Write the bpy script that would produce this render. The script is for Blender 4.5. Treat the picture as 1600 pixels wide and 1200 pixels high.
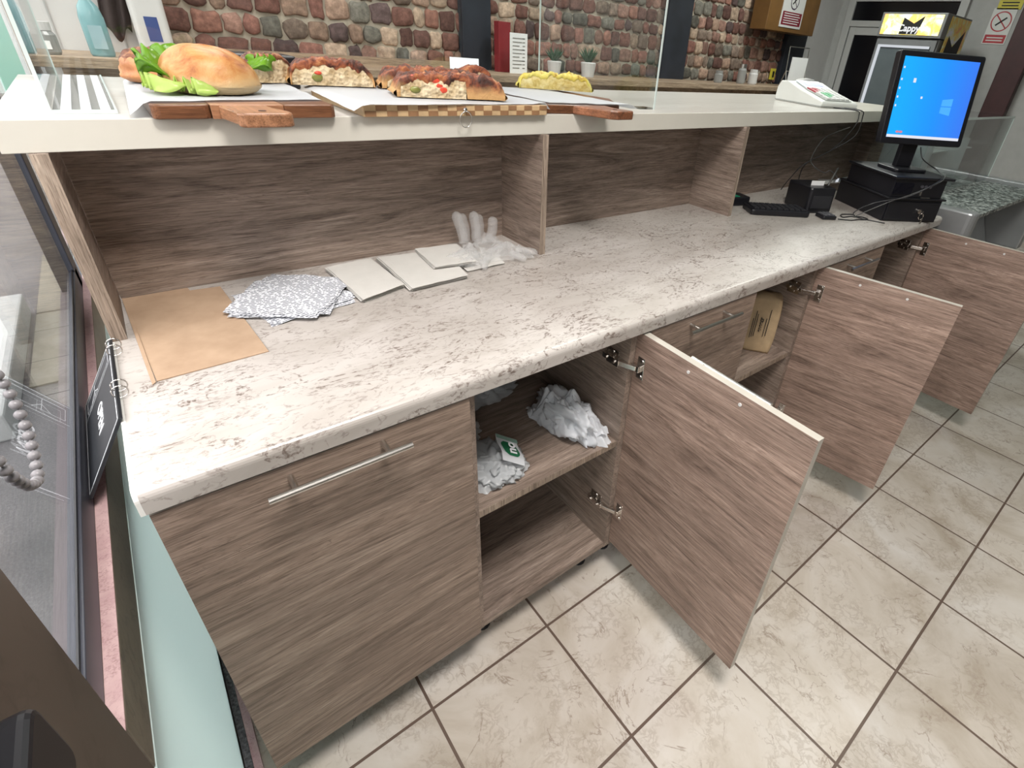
import bpy, bmesh, math, random
from mathutils import Vector, Matrix, noise
random.seed(7)
PI = math.pi
for o in list(bpy.data.objects): bpy.data.objects.remove(o)
S = bpy.context.scene
COL = S.collection

# ---------------------------------------------------------------- camera
cam_d = bpy.data.cameras.new('camera'); cam = bpy.data.objects.new('camera', cam_d); COL.objects.link(cam)
cam_d.sensor_fit = 'HORIZONTAL'; cam_d.sensor_width = 36.0; cam_d.lens = 36.0*805.18/1600
cam_d.shift_x = -(917.79-800)/1600; cam_d.shift_y = -(600-548.18)/1600
cam_d.clip_start = 0.02; cam_d.clip_end = 200
_R = [(0.7633704, -0.64154559, 0.0753982), (-0.27586961, -0.4293258, -0.85998565), (0.58409039, 0.63568752, -0.50471754)]
_C = (0.10167778, -0.68156829, 1.39202415)
M = Matrix.Identity(4)
for i in range(3):
    M[i][0] = _R[0][i]; M[i][1] = -_R[1][i]; M[i][2] = -_R[2][i]; M[i][3] = _C[i]
cam.matrix_world = M
S.camera = cam

# ---------------------------------------------------------------- light and exposure
S.view_settings.view_transform = 'Standard'; S.view_settings.look = 'None'
S.view_settings.gamma = 1.0; S.view_settings.use_curve_mapping = False
S.view_settings.exposure = 0.0
S.cycles.transparent_max_bounces = 32
W = bpy.data.worlds.new('overcast_sky'); S.world = W; W.use_nodes = True
wn = W.node_tree.nodes; wl = W.node_tree.links
bg = wn['Background']; bg.inputs['Strength'].default_value = 5.8
_tc = wn.new('ShaderNodeTexCoord'); _sx = wn.new('ShaderNodeSeparateXYZ'); _rp = wn.new('ShaderNodeValToRGB')
wl.new(_tc.outputs['Generated'], _sx.inputs[0]); wl.new(_sx.outputs['Z'], _rp.inputs[0]); wl.new(_rp.outputs[0], bg.inputs['Color'])
_rp.color_ramp.elements[0].position = 0.0; _rp.color_ramp.elements[0].color = (0.30, 0.31, 0.31, 1)
_rp.color_ramp.elements[1].position = 0.35; _rp.color_ramp.elements[1].color = (1.0, 0.965, 0.955, 1)

def portal(name, loc, rot, sx, sy):
    l = bpy.data.lights.new(name, 'AREA'); l.shape = 'RECTANGLE'; l.size = sx; l.size_y = sy
    l.cycles.is_portal = True
    o = bpy.data.objects.new(name, l); COL.objects.link(o); o.location = loc; o.rotation_euler = rot
portal('daylight_portal_window', (-0.12, 0.45, 1.75), (0, -PI/2, 0), 1.9, 1.2)
portal('daylight_portal_shopfront', (-0.12, -1.15, 1.45), (0, -PI/2, 0), 2.7, .9)
portal('daylight_portal_side', (-0.12, 2.05, 1.40), (0, -PI/2, 0), 2.5, 1.8)

# ---------------------------------------------------------------- material helpers
def new_mat(name):
    m = bpy.data.materials.new(name); m.use_nodes = True
    nt = m.node_tree; b = nt.nodes['Principled BSDF']
    return m, nt, b
def setp(b, col=None, rough=None, metal=None, spec=None, alpha=None, emis=None, es=None, trans=None, ior=None, sub=None):
    if col is not None: b.inputs['Base Color'].default_value = (*col, 1)
    if rough is not None: b.inputs['Roughness'].default_value = rough
    if metal is not None: b.inputs['Metallic'].default_value = metal
    if spec is not None: b.inputs['Specular IOR Level'].default_value = spec
    if alpha is not None: b.inputs['Alpha'].default_value = alpha
    if emis is not None: b.inputs['Emission Color'].default_value = (*emis, 1)
    if es is not None: b.inputs['Emission Strength'].default_value = es
    if trans is not None: b.inputs['Transmission Weight'].default_value = trans
    if ior is not None: b.inputs['IOR'].default_value = ior
def coords(nt, scale=(1, 1, 1), rot=(0, 0, 0), loc=(0, 0, 0)):
    t = nt.nodes.new('ShaderNodeTexCoord'); mp = nt.nodes.new('ShaderNodeMapping')
    mp.inputs['Scale'].default_value = scale; mp.inputs['Rotation'].default_value = rot; mp.inputs['Location'].default_value = loc
    nt.links.new(t.outputs['Object'], mp.inputs['Vector']); return mp.outputs['Vector']
def nz(nt, vec, scale, detail=4, rough=.55, dist=0.0):
    n = nt.nodes.new('ShaderNodeTexNoise'); n.inputs['Scale'].default_value = scale; n.inputs['Detail'].default_value = detail
    n.inputs['Roughness'].default_value = rough; n.inputs['Distortion'].default_value = dist
    if vec is not None: nt.links.new(vec, n.inputs['Vector'])
    return n.outputs['Fac']
def ramp(nt, fac, stops, interp='LINEAR'):
    r = nt.nodes.new('ShaderNodeValToRGB'); e = r.color_ramp.elements; r.color_ramp.interpolation = interp
    while len(e) < len(stops): e.new(0.5)
    for i, (p, c) in enumerate(stops):
        e[i].position = p; e[i].color = (*c, 1) if len(c) == 3 else c
    nt.links.new(fac, r.inputs['Fac']); return r.outputs['Color']
def mix(nt, fac, a, b, mode='MIX'):
    m = nt.nodes.new('ShaderNodeMixRGB'); m.blend_type = mode
    for k, v in (('Fac', fac), ('Color1', a), ('Color2', b)):
        if isinstance(v, (int, float)): m.inputs[k].default_value = v
        elif isinstance(v, tuple): m.inputs[k].default_value = (*v, 1)
        else: nt.links.new(v, m.inputs[k])
    return m.outputs['Color']
def mth(nt, op, a, b=0.0):
    m = nt.nodes.new('ShaderNodeMath'); m.operation = op
    for k, v in ((0, a), (1, b)):
        if isinstance(v, (int, float)): m.inputs[k].default_value = v
        else: nt.links.new(v, m.inputs[k])
    return m.outputs[0]
def bump(nt, b, h, strength=.3, dist=.002):
    n = nt.nodes.new('ShaderNodeBump'); n.inputs['Strength'].default_value = strength; n.inputs['Distance'].default_value = dist
    nt.links.new(h, n.inputs['Height']); nt.links.new(n.outputs['Normal'], b.inputs['Normal'])
def plain(name, col, rough=.5, metal=0.0, spec=.5, var=0.06, vs=12, bmp=0.0):
    m, nt, b = new_mat(name); setp(b, col, rough, metal, spec)
    v = coords(nt); n = nz(nt, v, vs, 5)
    c = ramp(nt, n, [(.3, tuple(max(0, x*(1-var)) for x in col)), (.7, tuple(min(1, x*(1+var)) for x in col))])
    nt.links.new(c, b.inputs['Base Color'])
    if bmp: bump(nt, b, nz(nt, v, vs*8, 4), bmp, .001)
    return m
def emit(name, col, st):
    m, nt, b = new_mat(name); setp(b, (0.02, .02, .02), .4, emis=col, es=st); return m
def ridge(nt, vec, scale, width, detail=6, dist=.8):
    n = nz(nt, vec, scale, detail, .6, dist)
    a = mth(nt, 'ABSOLUTE', mth(nt, 'SUBTRACT', n, .5))
    return ramp(nt, a, [(0, (1, 1, 1)), (width, (0, 0, 0))])

def wood(name, axis='x', tint=(1, 1, 1), seed=0.0, rough=.5):
    m, nt, b = new_mat(name)
    k = {'x': (1, 0, 0), 'y': (0, 1, 0), 'z': (0, 0, 1)}[axis]
    def sc(g, p): return tuple(g if q else p for q in k)
    loc = (seed, seed*1.7, seed*.6)
    v1 = coords(nt, sc(1.1, 9), loc=loc); v2 = coords(nt, sc(4.2, 170), loc=loc); v3 = coords(nt, sc(20, 560), loc=loc); v4 = coords(nt, sc(1.9, 20), loc=loc)
    base = nz(nt, v1, 1.0, 5, .6, .8); mid = nz(nt, v4, 1.0, 8, .72, 2.6); grain = nz(nt, v2, 1.0, 5, .75, .5); pore = nz(nt, v3, 1.0, 2, .7, .2)
    T = lambda c: tuple(x*y for x, y in zip(c, tint))
    c = ramp(nt, mid, [(.30, T((.105, .080, .065))), (.43, T((.205, .161, .134))), (.56, T((.275, .221, .187))), (.72, T((.38, .32, .275)))])
    c = mix(nt, 1.0, c, ramp(nt, base, [(.32, (.82, .80, .79)), (.62, (1.12, 1.09, 1.07))]), 'MULTIPLY')
    c = mix(nt, .75, c, ramp(nt, grain, [(.34, (.55, .52, .50)), (.47, (1.0, .99, .98)), (.68, (1.25, 1.23, 1.21))]), 'MULTIPLY')
    c = mix(nt, .8, c, ramp(nt, pore, [(.36, (.52, .48, .46)), (.46, (1, 1, 1)), (.60, (1.0, 1.0, 1.0)), (.68, (1.35, 1.34, 1.33))]), 'MULTIPLY')
    c = mix(nt, mth(nt, 'MULTIPLY', mix(nt, 1, ridge(nt, v4, .9, .010, 6, 2.0), ramp(nt, base, [(.5, (0, 0, 0)), (.6, (1, 1, 1))]), 'MULTIPLY'), .55), c, T((.075, .055, .045)))
    nt.links.new(c, b.inputs['Base Color']); setp(b, rough=rough, spec=.35)
    bump(nt, b, pore, .2, .0005)
    return m

def stone(name, base, light, vein, sc=7.0, width=.03, vamt=.75, rough=.35, stretch=(1, 1, 1), rot=(0, 0, 0), bm=0.0):
    m, nt, b = new_mat(name); v = coords(nt, stretch, rot)
    c = ramp(nt, nz(nt, v, sc*.5, 6, .6, 1.0), [(.3, base), (.7, light)])
    r1 = ridge(nt, v, sc, width, 9, 1.2)
    gate = ramp(nt, nz(nt, v, sc*1.3, 3), [(.38, (0, 0, 0)), (.52, (1, 1, 1))])
    gate2 = ramp(nt, nz(nt, v, sc*14, 4), [(.42, (0, 0, 0)), (.55, (1, 1, 1))])
    f = mix(nt, 1.0, mix(nt, 1.0, r1, gate, 'MULTIPLY'), gate2, 'MULTIPLY')
    f = mth(nt, 'MULTIPLY', f, vamt)
    c = mix(nt, f, c, vein)
    r2 = mth(nt, 'MULTIPLY', mix(nt, 1.0, ridge(nt, v, sc*2.7, width*1.2, 9, .8), gate2, 'MULTIPLY'), vamt*.5)
    c = mix(nt, r2, c, vein)
    nt.links.new(c, b.inputs['Base Color']); setp(b, rough=rough, spec=.45)
    if bm: bump(nt, b, nz(nt, v, sc*6, 5), bm, .001)
    return m

def thin_glass(name, tint=(.95, .98, .97), refl=1.0, rough=0.0):
    m = bpy.data.materials.new(name); m.use_nodes = True; nt = m.node_tree; nt.nodes.clear()
    out = nt.nodes.new('ShaderNodeOutputMaterial'); mx = nt.nodes.new('ShaderNodeMixShader')
    tr = nt.nodes.new('ShaderNodeBsdfTransparent'); tr.inputs[0].default_value = (*tint, 1)
    gl = nt.nodes.new('ShaderNodeBsdfGlossy'); gl.inputs['Roughness'].default_value = rough
    lw = nt.nodes.new('ShaderNodeLayerWeight'); lw.inputs['Blend'].default_value = .5
    mu = mth(nt, 'MULTIPLY', mth(nt, 'ADD', mth(nt, 'MULTIPLY', mth(nt, 'POWER', lw.outputs['Facing'], 5.0), .9), .04), refl)
    nt.links.new(mu, mx.inputs[0]); nt.links.new(tr.outputs[0], mx.inputs[1]); nt.links.new(gl.outputs[0], mx.inputs[2]); nt.links.new(mx.outputs[0], out.inputs[0])
    return m
def film(name, col, opac=.6, rough=.4, trl=.4):
    """thin translucent plastic or paper"""
    m = bpy.data.materials.new(name); m.use_nodes = True; nt = m.node_tree; b = nt.nodes['Principled BSDF']; out = nt.nodes['Material Output']
    setp(b, col, rough)
    tl = nt.nodes.new('ShaderNodeBsdfTranslucent'); tl.inputs[0].default_value = (*col, 1)
    m1 = nt.nodes.new('ShaderNodeMixShader'); m1.inputs[0].default_value = trl
    nt.links.new(b.outputs[0], m1.inputs[1]); nt.links.new(tl.outputs[0], m1.inputs[2])
    tr = nt.nodes.new('ShaderNodeBsdfTransparent'); m2 = nt.nodes.new('ShaderNodeMixShader'); m2.inputs[0].default_value = opac
    nt.links.new(tr.outputs[0], m2.inputs[1]); nt.links.new(m1.outputs[0], m2.inputs[2]); nt.links.new(m2.outputs[0], out.inputs[0])
    return m

# ---------------------------------------------------------------- mesh helpers
class MB:
    def __init__(s): s.v = []; s.f = []; s.mi = []; s.cur = 0
    def add(s, vs, fs):
        n = len(s.v); s.v += [tuple(v) for v in vs]; s.f += [tuple(i+n for i in f) for f in fs]; s.mi += [s.cur]*len(fs); return s
    def box(s, x0, x1, y0, y1, z0, z1):
        return s.add([(x0, y0, z0), (x1, y0, z0), (x1, y1, z0), (x0, y1, z0), (x0, y0, z1), (x1, y0, z1), (x1, y1, z1), (x0, y1, z1)],
                     [(0, 3, 2, 1), (4, 5, 6, 7), (0, 1, 5, 4), (1, 2, 6, 5), (2, 3, 7, 6), (3, 0, 4, 7)])
    def obox(s, c, ax, ay, az):
        c = Vector(c); ax = Vector(ax); ay = Vector(ay); az = Vector(az)
        P = [c+i*ax+j*ay+k*az for k in (-1, 1) for i, j in ((-1, -1), (1, -1), (1, 1), (-1, 1))]
        return s.add(P, [(0, 3, 2, 1), (4, 5, 6, 7), (0, 1, 5, 4), (1, 2, 6, 5), (2, 3, 7, 6), (3, 0, 4, 7)])
    def prism(s, poly, z0, z1, axis='z'):
        n = len(poly)
        def P(a, b, c): return {'z': (a, b, c), 'y': (a, c, b), 'x': (c, a, b)}[axis]
        vs = [P(a, b, z0) for a, b in poly]+[P(a, b, z1) for a, b in poly]
        fs = [tuple(range(n-1, -1, -1)), tuple(range(n, 2*n))]+[(i, (i+1) % n, n+(i+1) % n, n+i) for i in range(n)]
        return s.add(vs, fs)
    def tube(s, path, r, n=8, cap=True):
        path = [Vector(p) for p in path]; rings = []
        up = Vector((0, 0, 1)); prev = None
        for i, p in enumerate(path):
            a = path[max(0, i-1)]; b = path[min(len(path)-1, i+1)]; t = (b-a).normalized()
            if prev is None:
                ref = up if abs(t.z) < .9 else Vector((1, 0, 0)); x = t.cross(ref).normalized()
            else: x = (prev-t*prev.dot(t)).normalized()
            prev = x; y = t.cross(x); rr = r[i] if isinstance(r, (list, tuple)) else r
            rings.append([p+rr*(math.cos(2*PI*k/n)*x+math.sin(2*PI*k/n)*y) for k in range(n)])
        vs = [q for rg in rings for q in rg]; fs = []
        for i in range(len(path)-1):
            for k in range(n): fs.append((i*n+k, i*n+(k+1) % n, (i+1)*n+(k+1) % n, (i+1)*n+k))
        if cap: fs.append(tuple(range(n-1, -1, -1))); fs.append(tuple((len(path)-1)*n+k for k in range(n)))
        return s.add(vs, fs)
    def lathe(s, prof, c=(0, 0, 0), n=20):
        vs = []; fs = []; m = len(prof)
        for r, z in prof:
            for k in range(n): vs.append((c[0]+r*math.cos(2*PI*k/n), c[1]+r*math.sin(2*PI*k/n), c[2]+z))
        for i in range(m-1):
            for k in range(n): fs.append((i*n+k, i*n+(k+1) % n, (i+1)*n+(k+1) % n, (i+1)*n+k))
        fs.append(tuple(range(n-1, -1, -1))); fs.append(tuple((m-1)*n+k for k in range(n)))
        return s.add(vs, fs)
    def ball(s, c, r, n=10, sc=(1, 1, 1)):
        pr = [(max(1e-4, math.sin(PI*i/n)), -math.cos(PI*i/n)) for i in range(n+1)]
        k0 = len(s.v); s.lathe([(a*r, b*r) for a, b in pr], (0, 0, 0), n+2)
        for i in range(k0, len(s.v)): v = s.v[i]; s.v[i] = (c[0]+v[0]*sc[0], c[1]+v[1]*sc[1], c[2]+v[2]*sc[2])
        return s
    def grid(s, nu, nv, fn, close_u=False):
        vs = [fn(i/(nu-1) if not close_u else i/nu, j/(nv-1)) for j in range(nv) for i in range(nu)]; fs = []
        for j in range(nv-1):
            for i in range(nu if close_u else nu-1):
                i2 = (i+1) % nu; fs.append((j*nu+i, j*nu+i2, (j+1)*nu+i2, (j+1)*nu+i))
        return s.add(vs, fs)
    def build(s, name, mats, parent=None, smooth=False, bevel=0.0, seg=2, local=False, solid=0.0, subd=0, weld=False):
        me = bpy.data.meshes.new(name)
        off = Vector((0, 0, 0))
        if parent is not None and not local:
            q = parent
            while q is not None: off += q.location; q = q.parent
        me.from_pydata([Vector(v)-off for v in s.v], [], s.f)
        if not isinstance(mats, (list, tuple)): mats = [mats]
        for m in mats: me.materials.append(m)
        if len(mats) > 1:
            for p, i in zip(me.polygons, s.mi): p.material_index = i
        bm = bmesh.new(); bm.from_mesh(me)
        if weld: bmesh.ops.remove_doubles(bm, verts=bm.verts, dist=1e-5)
        bmesh.ops.recalc_face_normals(bm, faces=bm.faces); bm.to_mesh(me); bm.free()
        if smooth:
            for p in me.polygons: p.use_smooth = True
        me.update()
        o = bpy.data.objects.new(name, me); COL.objects.link(o)
        if parent is not None: o.parent = parent
        if bevel > 0:
            md = o.modifiers.new('bevel', 'BEVEL'); md.width = bevel; md.segments = seg; md.limit_method = 'ANGLE'; md.angle_limit = .6
        if solid: md = o.modifiers.new('solidify', 'SOLIDIFY'); md.thickness = solid; md.offset = 0
        if subd: md = o.modifiers.new('subsurf', 'SUBSURF'); md.levels = subd; md.render_levels = subd
        return o
def thing(name, label, cat, loc=(0, 0, 0), rotz=0.0, group=None):
    o = bpy.data.objects.new(name, None); COL.objects.link(o); o.location = loc; o.rotation_euler = (0, 0, rotz)
    o.empty_display_size = .05; o['label'] = label; o['category'] = cat
    if group: o['group'] = group
    return o
def tag(o, label, cat, group=None, kind=None):
    o['label'] = label; o['category'] = cat
    if group: o['group'] = group
    if kind: o['kind'] = kind
    return o
def struct(o, label=None):
    o['kind'] = 'structure'
    if label: o['label'] = label
    return o
def arc(cx, cy, r, a0, a1, n=6):
    return [(cx+r*math.cos(a0+(a1-a0)*i/n), cy+r*math.sin(a0+(a1-a0)*i/n)) for i in range(n+1)]
def rrect(x0, x1, y0, y1, r, n=4):
    return arc(x1-r, y0+r, r, -PI/2, 0, n)+arc(x1-r, y1-r, r, 0, PI/2, n)+arc(x0+r, y1-r, r, PI/2, PI, n)+arc(x0+r, y0+r, r, PI, 1.5*PI, n)
def text(body, size, mat, parent, M4, name='lettering', ext=.0003, align='CENTER', bold=0.0, sx=1.0, width=None):
    cu = bpy.data.curves.new(name, 'FONT'); cu.body = body; cu.size = size; cu.extrude = ext; cu.align_x = align; cu.align_y = 'CENTER'; cu.offset = bold
    cu.materials.append(mat)
    o = bpy.data.objects.new(name, cu); COL.objects.link(o); o.parent = parent
    me = bpy.data.meshes.new_from_object(o); bpy.data.objects.remove(o)
    o = bpy.data.objects.new(name, me); COL.objects.link(o); o.parent = parent
    o.matrix_local = M4 @ Matrix.Diagonal((sx, 1, 1, 1)); return o
def frame4(o, x, y):
    """matrix with origin o, local x along x, local y along y"""
    x = Vector(x).normalized(); y = Vector(y); y = (y-x*y.dot(x)).normalized(); z = x.cross(y)
    m = Matrix.Identity(4)
    for i in range(3): m[i][0] = x[i]; m[i][1] = y[i]; m[i][2] = z[i]; m[i][3] = o[i]
    return m
def smooth_path(pts, k=6):
    P = [Vector(p) for p in pts]; out = []
    for i in range(len(P)-1):
        a = P[max(0, i-1)]; b = P[i]; c = P[i+1]; d = P[min(len(P)-1, i+2)]
        for j in range(k):
            t = j/k; out.append(.5*((2*b)+(c-a)*t+(2*a-5*b+4*c-d)*t*t+(3*b-a-3*c+d)*t**3))
    out.append(P[-1]); return out

# ---------------------------------------------------------------- materials
WX = wood('taupe_oak_grain_along_x', 'x'); WY = wood('taupe_oak_grain_along_y', 'y', seed=3.1)
WD = wood('taupe_oak_door', 'x', tint=(1.04, 1.0, .97), seed=5.3)
WD2 = wood('taupe_oak_open_door', 'x', tint=(1.12, 1.02, 1.0), seed=9.1)
EDGE = plain('pale_edge_band', (.42, .39, .34), .5)
EDGEW = wood('oak_edge_band', 'z', tint=(1.15, 1.17, 1.12), seed=2.2)
WORK = stone('cream_marble_laminate', (.36, .325, .295), (.50, .465, .44), (.12, .085, .068), sc=8, width=.022, vamt=.95, rough=.32, stretch=(.75, 1.5, 1), rot=(0, 0, .45))
TOPL = stone('pale_travertine_laminate', (.50, .475, .435), (.62, .60, .565), (.36, .30, .25), sc=4, width=.03, vamt=.35, rough=.28, stretch=(.5, 3, 1))
FACE = plain('cream_front_edge', (.56, .535, .475), .42, var=.02)
TILE, nt, b = new_mat('beige_floor_tile')
v = coords(nt, loc=(-.6426+.339*20, .3647+.339*20, 0))
br = nt.nodes.new('ShaderNodeTexBrick'); br.offset = 0; br.squash = 1
for k, x in (('Scale', 1.0), ('Mortar Size', .0035), ('Mortar Smooth', .1), ('Bias', 0.0), ('Brick Width', .339), ('Row Height', .339)): br.inputs[k].default_value = x
nt.links.new(v, br.inputs['Vector']); br.inputs['Color1'].default_value = (.86, .86, .86, 1); br.inputs['Color2'].default_value = (1.0, 1.0, 1.0, 1); br.inputs['Mortar'].default_value = (1, 1, 1, 1)
c = ramp(nt, nz(nt, v, 3.2, 6, .6, 1.0), [(.28, (.41, .345, .275)), (.5, (.575, .515, .455)), (.72, (.67, .625, .585))])
g1 = ramp(nt, nz(nt, v, 17, 4), [(.45, (0, 0, 0)), (.6, (1, 1, 1))])
c = mix(nt, mth(nt, 'MULTIPLY', mix(nt, 1, ridge(nt, v, 4.2, .010, 10, 1.0), g1, 'MULTIPLY'), .8), c, (.25, .185, .14))
c = mix(nt, mth(nt, 'MULTIPLY', mix(nt, 1, ridge(nt, v, 34, .06, 8, .5), ramp(nt, nz(nt, v, 9, 4), [(.46, (0, 0, 0)), (.56, (1, 1, 1))]), 'MULTIPLY'), .42), c, (.30, .235, .18))
c = mix(nt, 1, c, br.outputs['Color'], 'MULTIPLY')
c = mix(nt, br.outputs['Fac'], c, (.125, .085, .066))
nt.links.new(c, b.inputs['Base Color']); setp(b, rough=.38, spec=.4); bump(nt, b, mth(nt, 'SUBTRACT', 1.0, br.outputs['Fac']), .6, .002)
MINT = film('mint_frosted_glass', (.72, .82, .81), 1.0, .3, .5)
PINK = stone('rose_granite_sill', (.46, .29, .30), (.60, .42, .42), (.25, .13, .13), sc=30, width=.05, vamt=.5, rough=.5)
BROWN = stone('brown_wall_tile', (.055, .040, .032), (.115, .088, .072), (.03, .02, .015), sc=3, width=.02, vamt=.6, rough=.3)
BAND = stone('brown_sill_tile', (.10, .085, .062), (.17, .145, .11), (.04, .03, .02), sc=6, width=.03, vamt=.6, rough=.35)
FRAME = plain('slate_grey_window_frame', (.050, .054, .072), .4)
DARKCOL = plain('dark_slate_column', (.022, .026, .036), .45, var=.3, vs=5)
WINDOWG = thin_glass('window_glass', (.93, .94, .94), .75)
GUARDG = thin_glass('acrylic_guard', (.955, .965, .96), .8)
GEDGE = plain('glass_edge', (.55, .62, .60), .15, var=.02)
WHITE = plain('white_paint', (.58, .57, .56), .6, var=.03)
GREYW = plain('grey_plaster', (.42, .42, .41), .8, var=.05)
STEEL = plain('brushed_steel', (.62, .60, .57), .28, metal=1.0, var=.05)
CHROME = plain('nickel_hinge_metal', (.70, .66, .62), .2, metal=1.0, var=.05)
BLACK = plain('matt_black_plastic', (.008, .008, .011), .38, var=.1)
BLACKG = plain('gloss_black', (.004, .004, .008), .15, var=.1)
PAPERW = plain('white_paper', (.80, .80, .80), .7, var=.02)
CARD, nt, b = new_mat('brown_kraft_card'); v = coords(nt)
nt.links.new(ramp(nt, nz(nt, v, 14, 6, .6), [(.3, (.33, .225, .15)), (.7, (.43, .305, .21))]), b.inputs['Base Color']); setp(b, rough=.75, spec=.2); bump(nt, b, nz(nt, v, 40, 4), .2, .001)
BRICKM, nt, b = new_mat('rustic_wall_stone'); v = coords(nt)
at = nt.nodes.new('ShaderNodeAttribute'); at.attribute_name = 'tone'
c = mix(nt, 1, at.outputs['Color'], ramp(nt, nz(nt, v, 28, 7, .7), [(.28, (.50, .46, .44)), (.5, (.95, .93, .90)), (.72, (1.6, 1.55, 1.5))]), 'MULTIPLY')
nt.links.new(c, b.inputs['Base Color']); setp(b, rough=.85, spec=.2); bump(nt, b, nz(nt, v, 55, 6, .7), .7, .004)
MORTAR = plain('pale_mortar', (.40, .35, .28), .95, var=.25, vs=14, bmp=.5)
LEAF = film('lettuce_green', (.20, .42, .03), 1.0, .3, .45)
LEAFP = film('lettuce_pale', (.60, .75, .22), 1.0, .3, .5)
def crust(name, stops, sc=18, bmp=.8, low=None):
    m, nt, b = new_mat(name); v = coords(nt)
    n = nz(nt, v, sc, 8, .65, .6); c = ramp(nt, n, stops)
    if low:
        sz = nt.nodes.new('ShaderNodeSeparateXYZ'); nt.links.new(v, sz.inputs[0])
        f = ramp(nt, mth(nt, 'ADD', mth(nt, 'MULTIPLY', sz.outputs['Z'], 14.0), mth(nt, 'MULTIPLY', nz(nt, v, 30, 4), .35)), [(.36, (1, 1, 1)), (.60, (0, 0, 0))])
        c = mix(nt, f, c, low)
    nt.links.new(c, b.inputs['Base Color'])
    setp(b, rough=.42, spec=.4); bump(nt, b, nz(nt, v, sc*3, 6, .7), bmp, .004); return m
BUN = crust('golden_bun_crust', [(.36, (.26, .075, .02)), (.43, (.40, .15, .04)), (.50, (.46, .21, .065)), (.62, (.52, .30, .12))], 22, .35, low=(.48, .36, .20))
PIZZA = crust('tomato_cheese_crust', [(.34, (.022, .008, .005)), (.44, (.10, .026, .012)), (.51, (.22, .055, .022)), (.58, (.36, .12, .042)), (.68, (.55, .28, .11))], 34, .9, low=(.56, .32, .13))
SEEDC = crust('dark_seeded_crust', [(.34, (.05, .018, .012)), (.5, (.20, .07, .035)), (.62, (.46, .20, .08)), (.8, (.62, .36, .16))], 40)
YELLOWC = crust('yellow_potato_crust', [(.30, (.25, .10, .02)), (.42, (.62, .48, .08)), (.60, (.58, .52, .13)), (.8, (.64, .60, .28))], 30)
m, nt, b = new_mat('bread_crumb'); v = coords(nt)
vo = nt.nodes.new('ShaderNodeTexVoronoi'); vo.inputs['Scale'].default_value = 120; nt.links.new(v, vo.inputs['Vector'])
pm = mix(nt, 1, ramp(nt, vo.outputs['Distance'], [(.05, (.62, .58, .52)), (.30, (1, 1, 1))]), ramp(nt, nz(nt, v, 45, 4), [(.35, (.62, .54, .42)), (.6, (1, 1, 1))]), 'MULTIPLY')
nt.links.new(mix(nt, 1, (.66, .54, .36), pm, 'MULTIPLY'), b.inputs['Base Color']); setp(b, rough=.85); bump(nt, b, vo.outputs['Distance'], .9, .004)
CRUMB = m
TOMATO = plain('tomato_red', (.55, .06, .03), .35, var=.3, vs=60)
OLIVE = plain('green_olive', (.17, .17, .04), .3, var=.3, vs=60)
WALNUT = wood('walnut_board', 'x', tint=(.62, .34, .20), seed=1.2, rough=.35)
ACACIA = wood('acacia_board', 'x', tint=(1.25, .78, .50), seed=4.4, rough=.35)
HANDLEW = wood('acacia_handle', 'y', tint=(1.35, .85, .55), seed=6.4, rough=.35)
PINE = plain('pale_maple', (.52, .36, .20), .45, var=.15, vs=30)
TEAK = plain('mid_brown_block', (.26, .14, .07), .45, var=.2, vs=30)
BARWOOD = wood('pale_oak_bar', 'x', tint=(1.45, 1.4, 1.2), seed=7.7)
RED = plain('signal_red', (.42, .03, .04), .5)
DKRED = plain('dark_red_brown_frame', (.045, .010, .012), .4, var=.15)

# ================================================================ SETTING
GLX = -.09
struct(MB().box(-.06, 7.2, -3.6, 3.05, -.06, 0).build('floor', TILE))
struct(MB().box(-.4, 7.4, -3.7, 3.3, 2.95, 3.05).build('ceiling', plain('grey_white_ceiling', (.34, .34, .33), .8)))
LAMPF = emit('lamp_diffuser', (.93, .97, .94), 3.0)
def ceiling_lamp(x, y, power, col, label, s_=.6):
    t = thing('ceiling_lamp', label, 'ceiling lamp', (x, y, 2.945), 0, 'square ceiling lamps')
    m_ = MB(); m_.box(-s_/2-.02, s_/2+.02, -s_/2-.02, -s_/2, -.03, 0).box(-s_/2-.02, s_/2+.02, s_/2, s_/2+.02, -.03, 0).box(-s_/2-.02, -s_/2, -s_/2, s_/2, -.03, 0).box(s_/2, s_/2+.02, -s_/2, s_/2, -.03, 0)
    m_.build('frame', WHITE, t, local=True); MB().box(-s_/2, s_/2, -s_/2, s_/2, -.012, -.002).build('diffuser', LAMPF, t, local=True)
    l = bpy.data.lights.new('lamp_light', 'AREA'); l.size = s_; l.energy = power; l.color = col
    o = bpy.data.objects.new('lamp_light', l); COL.objects.link(o); o.location = (x, y, 2.915)
ceiling_lamp(.40, -.80, 64, (1.0, .95, .90), 'square ceiling lamp over the near end of the aisle')
ceiling_lamp(2.8, -.55, 11, (.84, 1.0, .86), 'square ceiling lamp over the far end of the aisle')
ceiling_lamp(2.6, 1.75, 30, (.95, 1.0, .94), 'square ceiling lamp over the middle of the customer area')
ceiling_lamp(5.0, 1.75, 34, (.95, 1.0, .94), 'square ceiling lamp near the end wall')
ceiling_lamp(.7, 2.0, 22, (1.0, .97, .94), 'square ceiling lamp by the window on the customer side')
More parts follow.
